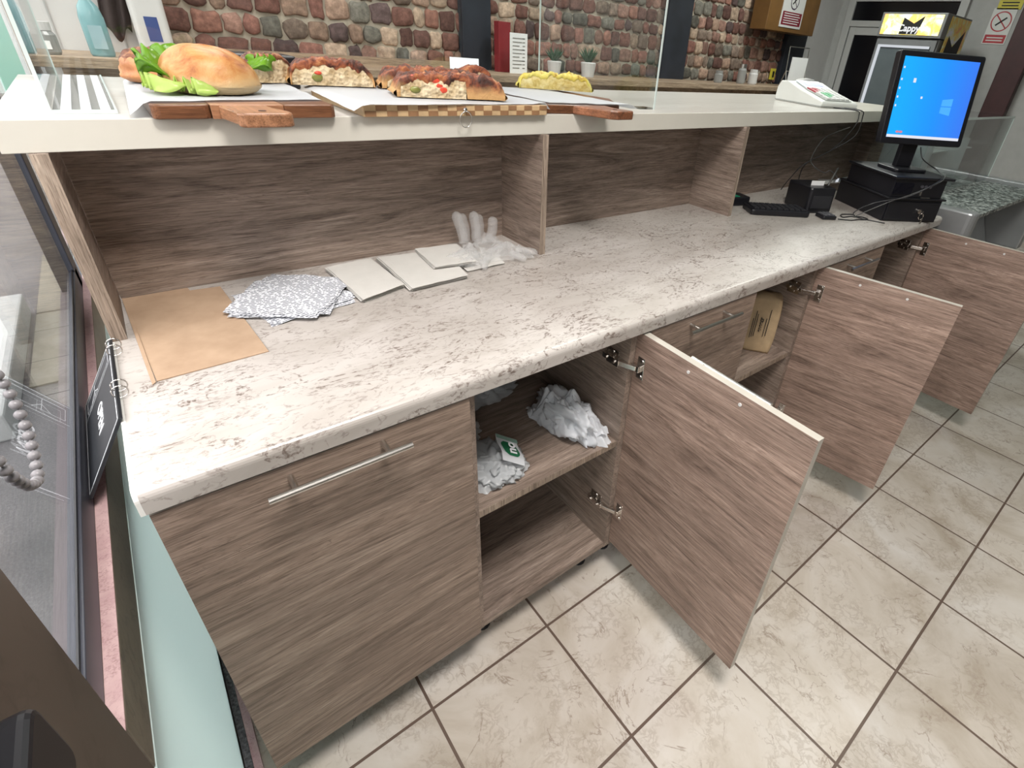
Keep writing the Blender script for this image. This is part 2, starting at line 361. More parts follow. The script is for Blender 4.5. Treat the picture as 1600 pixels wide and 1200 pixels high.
# left wall: tiled pier, strips above and below the openings
wl_ = MB()
wl_.box(-.118, -.06, -.70, -.205, .6555, 2.95)          # pier
wl_.box(-.118, -.06, -.205, 1.13, 2.7, 2.95).box(-.118, -.06, -3.6, -.70, 2.75, 2.95).box(-.118, -.06, 1.13, 3.3, 2.7, 2.95)
wl_.box(-.118, -.06, -3.7, -1.6, 0, 2.75)
struct(wl_.build('wall_left', BROWN))
struct(MB().box(-.118, -.0602, -.20, 1.19, .6555, .745).build('wall_left_band', BAND, bevel=.002), 'brown tiled band under the shop window')
struct(MB().box(-.072, -.0595, -.70, 3.2, .0305, .655).build('wall_left_panel', MINT), 'mint green back-painted glass panel under the shop window')
struct(MB().box(-.118, -.0605, -.70, 3.3, -.10, .030).build('wall_left_foot', BROWN))
struct(MB().box(-.118, -.0905, -.205, 1.19, .7452, .7480).build('trim_20', plain('mauve_grey_sill', (.13, .11, .12), .6)), 'grey outer sill of the shop window')
t1 = MB().box(-.0585, -.0455, -.70, 3.0, 0.0005, .012); struct(t1.build('trim_1', plain('speckled_grey_joint', (.12, .12, .13), .6, var=.8, vs=160)), 'dark speckled joint along the floor under the mint panel')
t1 = MB().box(-.045, -.030, -.70, 3.0, 0.0005, .010); struct(t1.build('trim_2', PINK), 'rose brown skirting strip on the floor beside the counter')
struct(MB().box(-.0752, -.0605, -.205, 3.2, .7452, .7472).build('trim_3', PINK), 'rose granite window sill')
w1 = MB()
w1.box(-.090, -.075, -.205, 1.15, .7475, .797)       # bottom rail
w1.box(-.115, -.075, 1.10, 1.185, .7475, 2.7)         # mullion
w1.box(-.115, -.075, -.205, -.165, .797, 2.7).box(-.115, -.075, -.165, 1.10, 2.65, 2.7)
w1.box(-.115, -.075, 1.19, 3.05, .6555, .70).box(-.115, -.075, 1.19, 3.05, 2.65, 2.7).box(-.115, -.075, 3.0, 3.05, .797, 2.65)
win = struct(w1.build('window_1', FRAME, bevel=.002), 'slate grey framed shop window on the left')
MB().box(-.0805, -.0785, -.165, 1.10, .797, .803).build('gasket', BLACK, win)
MB().box(-.084, -.081, -.165, 1.10, .797, 2.65).build('pane', WINDOWG, win)
MB().box(-.094, -.09, 1.19, 3.0, .70, 2.65).build('pane', thin_glass('window_glass_far', (.92, .94, .93), .7), win)
MB().box(-.0895, -.088, 1.50, 2.3, .95, 1.36).build('mint_film', film('mint_window_film', (.50, .74, .67), .9, .4, .45), win)
w2 = MB()
w2.box(-.12, -.06, -1.6, -.70, 0, .10).box(-.12, -.06, -1.6, -.70, 2.68, 2.75).box(-.12, -.06, -1.6, -1.54, .1, 2.68).box(-.12, -.06, -.76, -.70, .1, 2.68)
win2 = struct(w2.build('window_2', FRAME, bevel=.002), 'full-height shopfront glazing beside the camera')
MB().box(-.095, -.09, -1.54, -.76, .1, 2.68).build('pane', thin_glass('shopfront_glass', (.93, .95, .94), 1), win2)
# wall behind the camera with a window
wf = MB().box(-.06, 7.2, -3.6, -3.45, 0, 2.95)
struct(wf.build('wall_front', plain('dark_grey_wall', (.16, .15, .14), .8)))
# end wall
XE = 7.0
struct(MB().box(XE, XE+.2, -3.6, 3.3, 0, 2.95).build('wall_right', GREYW))
struct(MB().box(-.06, XE, 3.05, 3.3, 0, 2.95).build('wall_back', MORTAR))
# stone facing of the back wall
def stones(name, x0, x1, z0, z1, y):
    rnd = random.Random(5); vs = []; fs = []; cols = []
    pal = [(.135, .070, .058), (.16, .080, .066), (.11, .060, .052), (.20, .12, .098), (.225, .155, .12), (.29, .22, .17), (.085, .060, .060), (.15, .115, .095), (.11, .105, .092), (.185, .095, .075)]
    z = z0
    while z < z1:
        h = rnd.uniform(.088, .120); x = x0-rnd.uniform(0, .1)
        while x < x1:
            w = rnd.uniform(.075, .155); a = x+.005; b_ = x+w-.005; lo = z+.006+rnd.uniform(-.004, .004); hi = z+h-.006+rnd.uniform(-.004, .004)
            if a > x0 and b_ < x1:
                r = rnd.uniform(.010, .022); j = [rnd.uniform(-.008, .008) for _ in range(8)]
                P = [(a+r, lo+j[0]), ((a+b_)/2, lo+j[4]*.7), (b_-r, lo+j[1]), (b_+j[5]*.4, lo+r), (b_+j[5], (lo+hi)/2), (b_+j[6]*.4, hi-r), (b_-r, hi+j[2]), ((a+b_)/2, hi+j[3]), (a+r, hi+j[7]), (a+j[1]*.6, hi-r), (a+j[2], (lo+hi)/2), (a+j[3]*.6, lo+r)]
                cx = (a+b_)/2; cz = (lo+hi)/2; d = rnd.uniform(.008, .026); n0 = len(vs); n = len(P)
                for sc_, dy in ((1, 0), (.97, d*.65), (.86, d), (.45, d*1.12)):
                    for p in P: vs.append((cx+(p[0]-cx)*sc_, y-dy, cz+(p[1]-cz)*sc_))
                vs.append((cx, y-d*1.1, cz))
                col = rnd.choice(pal); k = rnd.uniform(.95, 1.85); col = tuple(min(1, q*k) for q in col)
                cols += [col]*(4*n+1)
                for L in range(3):
                    for i in range(n): fs.append((n0+L*n+i, n0+L*n+(i+1) % n, n0+(L+1)*n+(i+1) % n, n0+(L+1)*n+i))
                for i in range(n): fs.append((n0+3*n+i, n0+3*n+(i+1) % n, n0+4*n))
            x += w
        z += h
    m_ = MB(); m_.add(vs, fs)
    o = m_.build(name, BRICKM, smooth=True)
    ca = o.data.color_attributes.new('tone', 'FLOAT_COLOR', 'POINT')
    for i, c_ in enumerate(cols): ca.data[i].color = (*c_, 1)
    return o
struct(stones('wall_back_stones', .40, 6.55, 1.10, 2.9, 3.05), 'rustic red and brown stone facing on the far wall')
for i, (a, b_) in enumerate(((2.08, 2.30), (4.08, 4.40), (6.05, 6.45))):
    struct(MB().box(a, b_, 2.985, 3.05, 0.02, 2.94).build('trim_%d' % (4+i), DARKCOL, bevel=.003), 'dark slate column on the stone wall')
struct(MB().box(6.45, 7.0, 2.97, 3.05, 0, 2.94).build('trim_7', WHITE))
struct(MB().box(-.06, .40, 2.98, 3.05, 0.0, 2.94).build('trim_8', WHITE), 'white panelled corner of the far wall')
for i in range(3): struct(MB().box(.02+.12*i, .026+.12*i, 2.974, 2.982, 1.2, 2.9).build('trim_%d' % (9+i), GREYW))
# door and transom in the end wall
DG = plain('black_door_glass', (.004, .004, .006), .25)
PVC = plain('white_pvc_frame', (.46, .46, .45), .45, var=.02)
d1 = MB()
d1.box(6.94, 7.0, 2.78, 2.86, 0, 2.14).box(6.94, 7.0, 1.62, 1.70, 0, 2.14).box(6.94, 7.0, 1.70, 2.78, 2.08, 2.14).box(6.94, 7.0, 1.70, 2.78, 1.84, 1.90)
dd = struct(d1.build('door_1', PVC, bevel=.004), 'white framed door with black glass and a transom')
MB().box(6.95, 6.985, 2.70, 2.77, 0, 1.835).box(6.95, 6.985, 1.705, 1.77, 0, 1.835).box(6.95, 6.985, 1.77, 2.70, 1.76, 1.835).box(6.95, 6.985, 1.77, 2.70, 0, .25).build('door_leaf', PVC, dd, bevel=.004)
MB().box(6.965, 6.975, 1.77, 2.70, .25, 1.76).build('door_glass', DG, dd)
MB().box(6.965, 6.975, 1.70, 2.78, 1.90, 2.08).build('transom_glass', DG, dd)
struct(MB().box(6.90, 7.0, .93, 1.14, 0, 2.6).box(6.90, 7.0, -.1, .02, 0, 2.6).box(6.90, 7.0, .02, .93, 2.48, 2.6).build('door_2', DKRED, bevel=.006), 'dark red-brown frame of the opening in the end wall')
# outside
ASPH, nt, b = new_mat('grey_pavement'); v = coords(nt)
nt.links.new(mix(nt, 1, ramp(nt, nz(nt, v, 1.3, 4), [(.35, (.085, .083, .088)), (.65, (.17, .162, .168))]), ramp(nt, nz(nt, v, 140, 4, .8), [(.35, (.55, .55, .55)), (.6, (1.1, 1.1, 1.1)), (.72, (1.9, 1.9, 1.9))]), 'MULTIPLY'), b.inputs['Base Color']); setp(b, rough=.8)
struct(MB().box(-14, -.12, -10, 14, -.14, -.10).build('pavement', ASPH), 'grey speckled pavement outside the window')
struct(MB().box(-.36, -.1185, -10, 14, -.0998, -.095).build('pavement_edge', stone('red_granite_strip', (.12, .075, .075), (.21, .15, .145), (.05, .03, .03), sc=60, width=.06, vamt=.7, rough=.7)), 'reddish granite strip along the shopfront outside')
struct(MB().box(-.50, -.365, 2.30, 3.15, -.0995, -.092).box(-.50, -.365, 3.16, 4.2, -.0995, -.092).build('pavement_slab', plain('beige_slab', (.20, .185, .15), .8, var=.1)), 'beige paving slabs outside the shopfront')
struct(MB().box(-.66, -.52, 1.9, 3.2, -.0995, .02).build('kerb_block', plain('pale_kerb', (.33, .34, .34), .7, var=.05), bevel=.01), 'pale concrete kerb outside the window')
struct(MB().box(-9, -8.6, -10, 16, -.1, 3.4).build('building_across', plain('far_facade', (.30, .28, .26), .9, var=.2, vs=2)), 'facade across the street')

# ================================================================ COUNTER
ZW = .8816; ZB = .846
wt = MB()
prof = [(-.004, ZB), (-.004, ZW-.016)]+arc(-.004+.014, ZW-.014, .014, PI, PI/2, 6)+[(.66, ZW), (.66, ZB)]
wt.prism(prof, 0.0, 2.737, 'x')
worktop = thing('worktop', 'long cream veined worktop on top of the wooden base cabinets', 'worktop', (1.37, .33, ZB))
wt.build('slab', WORK, worktop)
e = MB(); e.prism([(a, b_) for a, b_ in prof], -.0053, -.0001, 'x'); e.build('end_band', plain('white_end_band', (.74, .73, .70), .4, var=.02), worktop)

shelf = thing('service_counter', 'raised pale counter top with a cream front edge above the niches', 'counter', (1.7, .8, 1.197))
MB().box(-.031, 3.45, .4575, 1.182, 1.197, 1.2424).build('slab', TOPL, shelf, bevel=.0015)
MB().box(-.031, 3.45, .4536, .4573, 1.197, 1.2424).build('front_edge', FACE, shelf, bevel=.001)

niche = thing('niche_unit', 'taupe oak open niches between the worktop and the raised counter', 'shelving', (1.5, .6, ZW+.0002))
z0, z1 = ZW+.0002, 1.1968
MB().box(.019, 3.19, .64, .658, z0, z1).build('back_panel', WX, niche)
def upright(a, b_, y0=.443):
    m_ = MB(); m_.cur = 0; m_.box(a, b_, y0+.0016, .6395, z0, z1); m_.cur = 1; m_.box(a, b_, y0, y0+.0014, z0, z1)
    return m_
upright(-.003, .018).build('side_panel', [WY, EDGEW], niche)
upright(.921, .939).build('divider', [WY, EDGEW], niche)
upright(1.799, 1.817).build('divider', [WY, EDGEW], niche)
MB().box(3.172, 3.19, .50, .6395, z0-ZW*1.0+.0, z1).build('side_panel', WY, niche)
# customer side front of the counter
fb = MB().box(0.0, 3.40, .662, .682, 0.08, ZB-.0005).box(.0, 3.19, .6585, .676, ZW+.001, 1.196)
tag(fb.build('counter_front', WX), 'taupe oak front panel of the counter on the customer side', 'panel')

# ---- base cabinets
def handle(parent, xc, z, y):
    m_ = MB(); m_.tube([(xc-.104, y-.033, z), (xc+.104, y-.033, z)], .0052, 12)
    m_.tube([(xc-.068, y, z), (xc-.068, y-.033, z)], .0045, 10); m_.tube([(xc+.068, y, z), (xc+.068, y-.033, z)], .0045, 10)
    return m_.build('handle', STEEL, parent, smooth=False, local=True, bevel=0)
DZ0, DZ1 = .125, .840
def door(parent, xh, w, a=None, mat=WD):
    px, py, pz = parent.location
    loc = (xh-px, .0185-py, -pz); rz = 0.0
    if a is not None: rz = PI-a; w = w+.0185
    m_ = MB(); m_.cur = 0; m_.box(-w, 0, -.018, 0, DZ0, DZ1)
    o = m_.build('door', [mat, EDGE], parent, local=True)
    for p in o.data.polygons:
        if abs(p.normal.y) < .5: p.material_index = 1
    o.location = loc; o.rotation_euler = (0, 0, rz)
    handle(o, -w/2, .817, -.018)
    if a is not None:
        for dx in (-.068, .068):
            MB().tube([(-w/2+dx, .0001, .817), (-w/2+dx, .0018, .817)], .0038, 10).build('screw_head', WHITE, o, local=True)
    return o
def hinge(parent, xp, z, a):
    """hinge between the side panel inner face (x = xp) and the opened door"""
    m_ = MB(); px, py, pz = parent.location
    m_.box(xp-.004, xp, .050, .092, z-.022, z+.022)             # mounting plate
    m_.box(xp-.016, xp-.004, .038, .094, z-.007, z+.007)        # arm
    m_.tube([(xp-.020, .052, z), (xp-.004, .052, z)], .0045, 8); m_.tube([(xp-.020, .080, z), (xp-.004, .080, z)], .0045, 8)
    m_.tube([(xp-.006, .070, z+.015), (xp-.001, .070, z+.015)], .005, 8); m_.tube([(xp-.006, .070, z-.015), (xp-.001, .070, z-.015)], .005, 8)
    m_.obox((xp+.000, .022, z), (.006, .004, 0), (-.008, .020, 0), (0, 0, .006))  # bent arm
    d = Vector((math.cos(a), -math.sin(a), 0)); n = Vector((-math.sin(a), -math.cos(a), 0)); c0 = Vector((xp+.018, .0150, z))
    m_.obox(c0+d*.022+n*.0022, d*.0115, n*.0012, (0, 0, .029))    # cup flange on the door
    m_.obox(c0+d*.014+n*.008, d*.012, n*.006, (0, 0, .008))
    k = c0+d*.026
    m_.tube([k+Vector((0, 0, .021))+n*.002, k+Vector((0, 0, .021))+n*.0055], .0045, 8); m_.tube([k-Vector((0, 0, .021))+n*.002, k-Vector((0, 0, .021))+n*.0055], .0045, 8)
    return m_.build('hinge', CHROME, parent, bevel=.001)
def cabinet(x0, x1, label, opened=None, w=None, shelfz=.515, hx=None):
    t = thing('base_cabinet', label, 'cabinet', ((x0+x1)/2, .29, 0), 0, 'base cabinets under the worktop')
    b0 = .105; T = .018
    MB().box(x0+.0004, x0+T, .0195, .56, b0, ZB-.0004).build('side_panel', WY, t)
    MB().box(x1-T, x1-.0004, .0195, .56, b0, ZB-.0004).build('side_panel', WY, t)
    MB().box(x0+T, x1-T, .021, .56, b0, b0+T).build('bottom_panel', WX, t)
    MB().box(x0+T, x1-T, .552, .56, b0+T, ZB-.0004).build('back_panel', WX, t)
    f = MB(); f.cur = 0; f.box(x0+T+.0005, x1-T-.0005, .0256, .5515, shelfz-.018, shelfz); f.cur = 1; f.box(x0+T+.0005, x1-T-.0005, .024, .0255, shelfz-.018, shelfz)
    f.build('shelf', [WX, EDGEW], t)
    MB().box(x0+T+.0005, x1-T-.0005, .46, .478, b0+T+.11, b0+T+.20).build('rail', WX, t)
    for lx in (x0+.05, x1-.05):
        for ly in (.09, .50): MB().lathe([(.022, 0), (.022, .006), (.013, .012), (.013, .092), (.024, .098), (.024, .105)], (lx, ly, 0), 14).build('leg', BLACK, t, smooth=False)
    if opened is None: door(t, x1-.0015, x1-x0-.003-(.024 if x0 > .1 else 0))
    else:
        door(t, hx or x1, w, opened, WD2)
        hinge(t, x1-T, .752, opened); hinge(t, x1-T, .27, opened)
    return t
B = [0.0, .456, .899, 1.354, 1.735, 2.195, 2.656]
cabinet(B[0], B[1], 'closed oak base cabinet nearest the shop window, showing its whole bar handle')
cabinet(B[1], B[2], 'open oak cabinet with crumpled white bags on its shelf', 1.6097, .4406)
cabinet(B[2], B[3], 'closed oak cabinet half hidden behind the nearest open door')
cabinet(B[3], B[4], 'open oak cabinet holding a brown paper bread bag', 1.3998, .3866)
cabinet(B[4], B[5], 'closed oak cabinet behind the second open door, only a corner of it showing')
cabinet(B[5], B[6], 'open oak cabinet farthest along the counter, under the black till', 1.5718, .4415)
tag(MB().box(2.657, 2.735, .03, .56, 0.0, ZB-.0005).build('cladding_board', WX), 'oak end panel closing the far end of the base cabinets', 'board')

# ================================================================ SNEEZE GUARD
g = thing('sneeze_guard', 'clear acrylic screen with side wings standing round the breads on the raised counter', 'sneeze guard', (.7, 1.0, 1.2426))
Z = 1.2426
MB().box(.032, .036, .53, 1.16, Z, 1.95).build('wing_panel', GUARDG, g)
MB().box(1.418, 1.423, .545, 1.16, Z+.0, 1.95).build('wing_panel', GUARDG, g)
MB().box(.031, 1.423, 1.163, 1.168, Z, 1.95).build('front_panel', GUARDG, g)
for q in ((.0315, .0365, .5282, .5298), (1.4175, 1.4235, .5425, .5448), (.0305, .0375, 1.1685, 1.170), (1.4175, 1.4235, 1.1685, 1.170)): MB().box(*q, Z, 1.95).build('polished_edge', GEDGE, g)
MB().box(.0375, .115, .515, 1.16, Z, Z+.004).build('base_flange', thin_glass('flange_acrylic', (.90, .92, .92), 1.2), g)
MB().box(.1125, .1155, .513, 1.16, Z, Z+.0055).build('flange_edge', GEDGE, g)
MB().box(.0375, .1125, .5125, .516, Z, Z+.0055).build('flange_edge', GEDGE, g)
for i in range(3): MB().box(.047+.024*i, .047+.024*i+.013, .52, 1.15, Z+.0042, Z+.0046).build('tape_strip', plain('white_tape', (.62, .65, .70), .3, var=.02), g)
MB().box(1.360, 1.4175, .545, .585, Z, Z+.004).build('base_flange', thin_glass('flange_acrylic_b', (.85, .88, .88), 1.5), g)

# ================================================================ BOARDS, PAPERS, BREAD
ZS = 1.2426
bd = thing('cutting_board', 'dark and light striped wooden board with a stub handle, under the lettuce roll', 'board', (.29, .6, ZS), 0, 'serving boards on the raised counter')
MB().prism(rrect(.155, .235, .437, .80, .012), ZS, ZS+.022).build('dark_stave', WALNUT, bd, bevel=.002)
MB().prism([(.2352, .437), (.345, .437), (.345, .80), (.2352, .80)], ZS, ZS+.022).build('light_stave', ACACIA, bd, bevel=.001)
MB().prism([(.3452, .437), (.425, .437), (.433, .445), (.433, .80), (.3452, .80)], ZS, ZS+.022).build('dark_stave', WALNUT, bd, bevel=.002)
hp = [(.246, .4368), (.252, .40), (.258, .36)]+arc(.270, .345, .014, PI, 1.5*PI, 4)[0:]+arc(.322, .345, .014, 1.5*PI, 2*PI, 4)+[(.336, .36), (.322, .40), (.318, .4368)]
MB().prism(hp, ZS+.0005, ZS+.0215).build('handle', HANDLEW, bd, bevel=.003)
MB().lathe([(.006, 0), (.006, .0006)], (.296, .362, ZS+.0216), 14).build('hanging_hole', plain('hole_shadow_wood', (.05, .025, .015), .8), bd)
ck = thing('checkered_board', 'checkered end-grain butcher board with a hanging ring, under the tomato focaccia', 'board', (.7, .6, ZS), 0, 'serving boards on the raised counter')
MB().box(.485, .928, .440, .78, ZS+.0002, ZS+.022).build('core', PINE, ck, bevel=.0015)
cb = MB()
for j in range(2):
    for i in range(20):
        if (i+j) % 2 == 0: cb.box(.487+i*.022, .487+(i+1)*.022, .4392, .4402, ZS+.001+j*.0105, ZS+.0110+j*.0105)
for j in range(15):
    for i in range(20):
        if (i+j) % 2 == 0: cb.box(.487+i*.022, .487+(i+1)*.022, .442+j*.022, .442+(j+1)*.022, ZS+.0219, ZS+.0224)
cb.build('dark_blocks', TEAK, ck)
rg = MB(); rg.tube([(.704+.0145*math.sin(t_), .4355-.002*math.cos(t_), ZS-.006+.0165*math.cos(t_)) for t_ in [2*PI*k/28 for k in range(29)]], .0011, 6)
rg.build('hanging_ring', STEEL, ck, smooth=True); MB().lathe([(.0045, 0), (.0045, .004), (.003, .006)], (0, 0, 0), 10).build('ring_screw', STEEL, ck, local=True).matrix_local = frame4((.704-.7, .4392-.6, .0135), (1, 0, 0), (0, 0, 1))
db = thing('dark_cutting_board', 'dark walnut paddle board sticking out at the right, under the yellow focaccia', 'board', (1.1, .6, ZS), 0, 'serving boards on the raised counter')
MB().prism([(.945, .47), (1.05, .45), (1.19, .46), (1.30, .62), (1.28, .86), (.96, .86)], ZS, ZS+.021).build('blade', WALNUT, db, bevel=.003)
MB().prism([(1.02, .455), (1.045, .40), (1.055, .352), (1.075, .338), (1.125, .338), (1.135, .350), (1.12, .40), (1.13, .4535)], ZS+.0003, ZS+.0205).build('handle', wood('walnut_handle', 'y', tint=(.85, .45, .28), seed=8, rough=.35), db, bevel=.003)
MB().lathe([(.006, 0), (.006, .0006)], (1.092, .372, ZS+.0206), 14).build('hanging_hole', plain('hole_shadow_wood_b', (.04, .02, .012), .8), db)

BP = film('baking_paper', (.60, .62, .65), 1.0, .45, .25)
def sheet(name, label, cat, grp, pts, z, drop=None, amp=.0015, nu=30, nv=30, mat=BP, seed=0, parent=None):
    """pts = four corners (front-left, front-right, back-right, back-left); drop(u, v) lowers or lifts it"""
    a, b_, c_, d_ = [Vector((p[0], p[1], 0)) for p in pts]
    def fn(u, v_):
        p = (1-v_)*((1-u)*a+u*b_)+v_*((1-u)*d_+u*c_)
        zz = z+amp*(noise.noise(Vector((p.x*22+seed, p.y*22, seed)))+.6)
        dx, dy, dz = drop(u, v_, p) if drop else (0, 0, 0)
        return (p.x+dx, p.y+dy, zz+dz)
    o = MB().grid(nu, nv, fn).build(name, mat, parent, smooth=True)
    if label: tag(o, label, cat, grp)
    return o
ZP = ZS+.0238
def d1f(u, v_, p):
    k = max(0, .1535-p.x)/.05; return (0, 0, -min(.019, k*.040))
sheet('baking_paper', 'white baking paper under the lettuce roll, drooping over the left end of its board', 'paper', 'baking papers on the boards',
      [(.128, .45), (.428, .50), (.44, .86), (.145, .86)], ZP, d1f, seed=1)
def d2f(u, v_, p):
    dz = 0
    if p.x < .484: dz = -(.484-p.x)*.5
    if p.x > .90: dz += .004*math.sin((p.x-.90)/.04*PI/1.2) - max(0, p.x-.928)*.9
    return (0, 0, dz)
sheet('baking_paper', 'white baking paper under the tomato focaccia, its corner pointing over the front', 'paper', 'baking papers on the boards',
      [(.462, .425), (.943, .447), (.915, .86), (.475, .80)], ZP-.0003, d2f, seed=2.7, amp=.001)
def d3f(u, v_, p):
    k = max(0, p.x-1.19); return (0, 0, .005*math.sin(min(1, k/.05)*PI)-k*.25)
sheet('baking_paper', 'white baking paper under the yellow focaccia, its end curling off the board', 'paper', 'baking papers on the boards',
      [(.960, .475), (1.235, .435), (1.30, .80), (.965, .95)], ZP, d3f, seed=4.2)

def loaf(parent, L, Wd, H, mat, pw=3.0, bumpy=.006, seed=0, face=CRUMB, cr=(-.96, .96), crustt=.010):
    """slab of bread lying on local z = 0, its cut face at local y = 0; cr = stretch of the cut that shows crumb"""
    def hgt(x, y):
        e1 = max(0, 1-abs(2*x/L)**pw)**.5; e2 = max(0, 1-(max(0, y)/Wd)**pw)**.5
        h_ = H*(.28+.72*e1)*(.30+.70*e2)
        return h_+bumpy*(noise.noise(Vector((x*32+seed, y*32, seed)))+.7*noise.noise(Vector((x*80, y*80+seed, 2)))+.4*noise.noise(Vector((x*190, y*190+seed, 5))))
    def edge(x): return crustt*(1+.6*noise.noise(Vector((x*45+seed, 3, 1))))
    def fn(u, v_):
        x = (u-.5)*L; q = 2*x/L; a = hgt(x, 0)
        if v_ < .2:
            dr = edge(x) if cr[0] < q < cr[1] else a*.97
            t_ = v_/.2; return (x, -.0055-.002*math.sin(t_*PI), a-dr*(1-t_)-.003*(t_ > .9))
        y = (v_-.2)/.72*Wd
        if v_ > .92: return (x, Wd+.002, hgt(x, Wd)*max(0, (1-(v_-.92)/.08)))
        return (x, y-.003*(1-min(1, y/.01)), hgt(x, y))
    m_ = MB(); m_.grid(72, 40, fn)
    for sgn in (-1, 1):
        xx = sgn*L/2
        def fe(u, v_):
            y = u*Wd-.004*(1-u); return (xx+sgn*.007*math.sin(v_*PI), y, hgt(xx, max(0, y))*v_)
        m_.grid(20, 6, fe)
    m_.add([(-L/2, 0, 0.0004), (L/2, 0, 0.0004), (L/2, Wd, 0.0004), (-L/2, Wd, 0.0004)], [(0, 1, 2, 3)])
    m_.build('crust', mat, parent, smooth=True, local=True)
    def fc(u, v_):
        x = (cr[0]+(cr[1]-cr[0])*u)*L/2*.998; h_ = hgt(x, 0)-crustt*.4
        w_ = .0018*noise.noise(Vector((x*60+seed, v_*4, 1)))+.0012*noise.noise(Vector((x*160+seed, v_*9, 1)))
        return (x, -.0035+w_-.0022*math.sin(v_*PI), .0006+h_*v_)
    MB().grid(60, 14, fc).build('crumb', face, parent, smooth=True, local=True)
    return hgt
ZF = ZP+.0022
# big roll with lettuce
roll = thing('sandwich_roll', 'round golden bread roll with green lettuce sticking out at its left', 'sandwich', (.268, .595, ZF), -.35)
def dome(u, v_):
    th = 2*PI*u; ph = PI/2*(1-v_)
    cx = math.cos(th)*abs(math.cos(ph))**.55; cy = math.sin(th)*abs(math.cos(ph))**.55
    k = 1+.04*noise.noise(Vector((cx*2, cy*2, v_*2)))
    return (cx*.080*k, cy*.068*k, .012+.062*(math.sin(ph) if False else (v_**1.0*0+math.sin(PI/2*v_)))*k) if False else (cx*.080*k, cy*.068*k, .016+.060*math.sin(PI/2*v_)**.9*k)
def domef(u, v_):
    th = 2*PI*u; t_ = v_*PI/2
    r = math.cos(t_)**.75 if v_ < 1 else 0; z_ = math.sin(t_)
    k = 1+.05*noise.noise(Vector((math.cos(th)*1.5, math.sin(th)*1.5, z_*2)))
    return (math.cos(th)*r*.080*k, math.sin(th)*r*.072*k, .014+.062*z_*k*(1-1.6*(math.cos(th)*r*.084)))
def underf(u, v_):
    th = 2*PI*u; r = 1-.22*v_**2
    return (math.cos(th)*r*.080, math.sin(th)*r*.072, .016*(1-v_)+.0002)
md_ = MB(); md_.grid(48, 22, domef, close_u=True); md_.grid(48, 6, underf, close_u=True); md_.build('bun', BUN, roll, smooth=True, local=True, weld=True)
def leaf(parent, o_, d, w_, l_, h_, seed, mat, lift=.3):
    """ruffled lettuce leaf growing from o_ along d"""
    dx, dy = math.cos(d), math.sin(d)
    def fn(u, v_):
        s_ = (u-.5)*w_*(.45+.75*math.sin(PI*min(1, v_*.85+.08))); t_ = l_*v_
        ruff = .010*v_*math.sin(u*19+seed)+.007*v_*math.sin(u*37+seed*2+v_*5)
        return (o_[0]+dx*t_-dy*s_, o_[1]+dy*t_+dx*s_, o_[2]+h_*math.sin(v_*PI*.75)*lift*3+ruff)
    MB().grid(34, 16, fn).build('lettuce_leaf', mat, parent, smooth=True, local=True, solid=.0007)
leaf(roll, (-.048, .0, .018), 2.75, .10, .048, .030, 1.0, LEAF, .5)
leaf(roll, (-.055, -.01, .015), 3.05, .09, .040, .024, 3.7, LEAF, .5)
leaf(roll, (-.050, -.02, .016), 3.35, .085, .050, .022, 2.3, LEAF, .4)
leaf(roll, (-.035, -.035, .016), 3.75, .08, .058, .001, 4.1, LEAFP, .2)
leaf(roll, (-.01, -.045, .013), 4.3, .07, .036, .001, 5.1, LEAFP, .2)
leaf(roll, (.055, .03, .040), .5, .06, .040, .010, 6.1, LEAF, .3)

r2 = thing('crusty_roll', 'browned roll with a dark seeded crust behind the lettuce at the far left', 'bread', (.205, .775, ZF), .2)
def blob(parent, rx, ry, h_, mat, name, amp=.08, seed=0, fr=2.0):
    def f(u, v_):
        th = 2*PI*u; t_ = v_*PI/2; r = max(0, math.cos(t_))**.6; z_ = math.sin(t_); n_ = noise.noise(Vector((math.cos(th)*fr+seed, math.sin(th)*fr, z_*fr)))+.5*noise.noise(Vector((math.cos(th)*fr*3+seed, math.sin(th)*fr*3, z_*fr*3)))
        k = 1+amp*n_; return (math.cos(th)*r*rx*k, math.sin(th)*r*ry*k, max(0.0, h_*z_*k*.85+h_*.15))
    def fu(u, v_):
        th = 2*PI*u; x, y, z_ = f(u, 0); return (x*(1-.2*v_), y*(1-.2*v_), z_*(1-v_)+.0002*v_)
    m_ = MB(); m_.grid(40, 18, f, close_u=True); m_.grid(40, 4, fu, close_u=True); return m_.build(name, mat, parent, smooth=True, local=True, weld=True)
blob(r2, .066, .060, .052, crust('roll_side_crust', [(.3, (.30, .10, .04)), (.55, (.55, .25, .10)), (.75, (.66, .38, .18))], 12, .4), 'bun', .10, 3)
def cap(parent, rx, ry, z_, h_, mat, name, seed=0, n=40):
    def f(u, v_):
        th = 2*PI*u; r = 1-v_; k = 1+.12*noise.noise(Vector((math.cos(th)*3+seed, math.sin(th)*3, 0)))
        x = math.cos(th)*r*rx*k; y = math.sin(th)*r*ry*k
        return (x, y, z_+h_*(1-r*r)**.5+.005*noise.noise(Vector((x*90+seed, y*90, 1)))+.003*noise.noise(Vector((x*200+seed, y*200, 1))))
    return MB().grid(n, 20, f, close_u=True).build(name, mat, parent, smooth=True, local=True)
cap(r2, .058, .052, .034, .026, SEEDC, 'topping', 1)
r3 = thing('glazed_bread_wedge', 'dark crusted bread wedge with its cut side showing, behind the golden roll', 'bread', (.412, .805, ZF), .25)
loaf(r3, .110, .085, .058, SEEDC, 3, .009, 3)
leaf(r3, (-.02, -.004, .045), -1.8, .05, .026, .0, 2.0, LEAF, .1)
f1 = thing('focaccia_slice', 'focaccia slice with olives in its cut face, left of the tomato focaccia', 'bread', (.535, .765, ZF), -.12, 'sliced focaccias on the counter')
loaf(f1, .185, .085, .056, PIZZA, 3.5, .008, 8, crustt=.016)
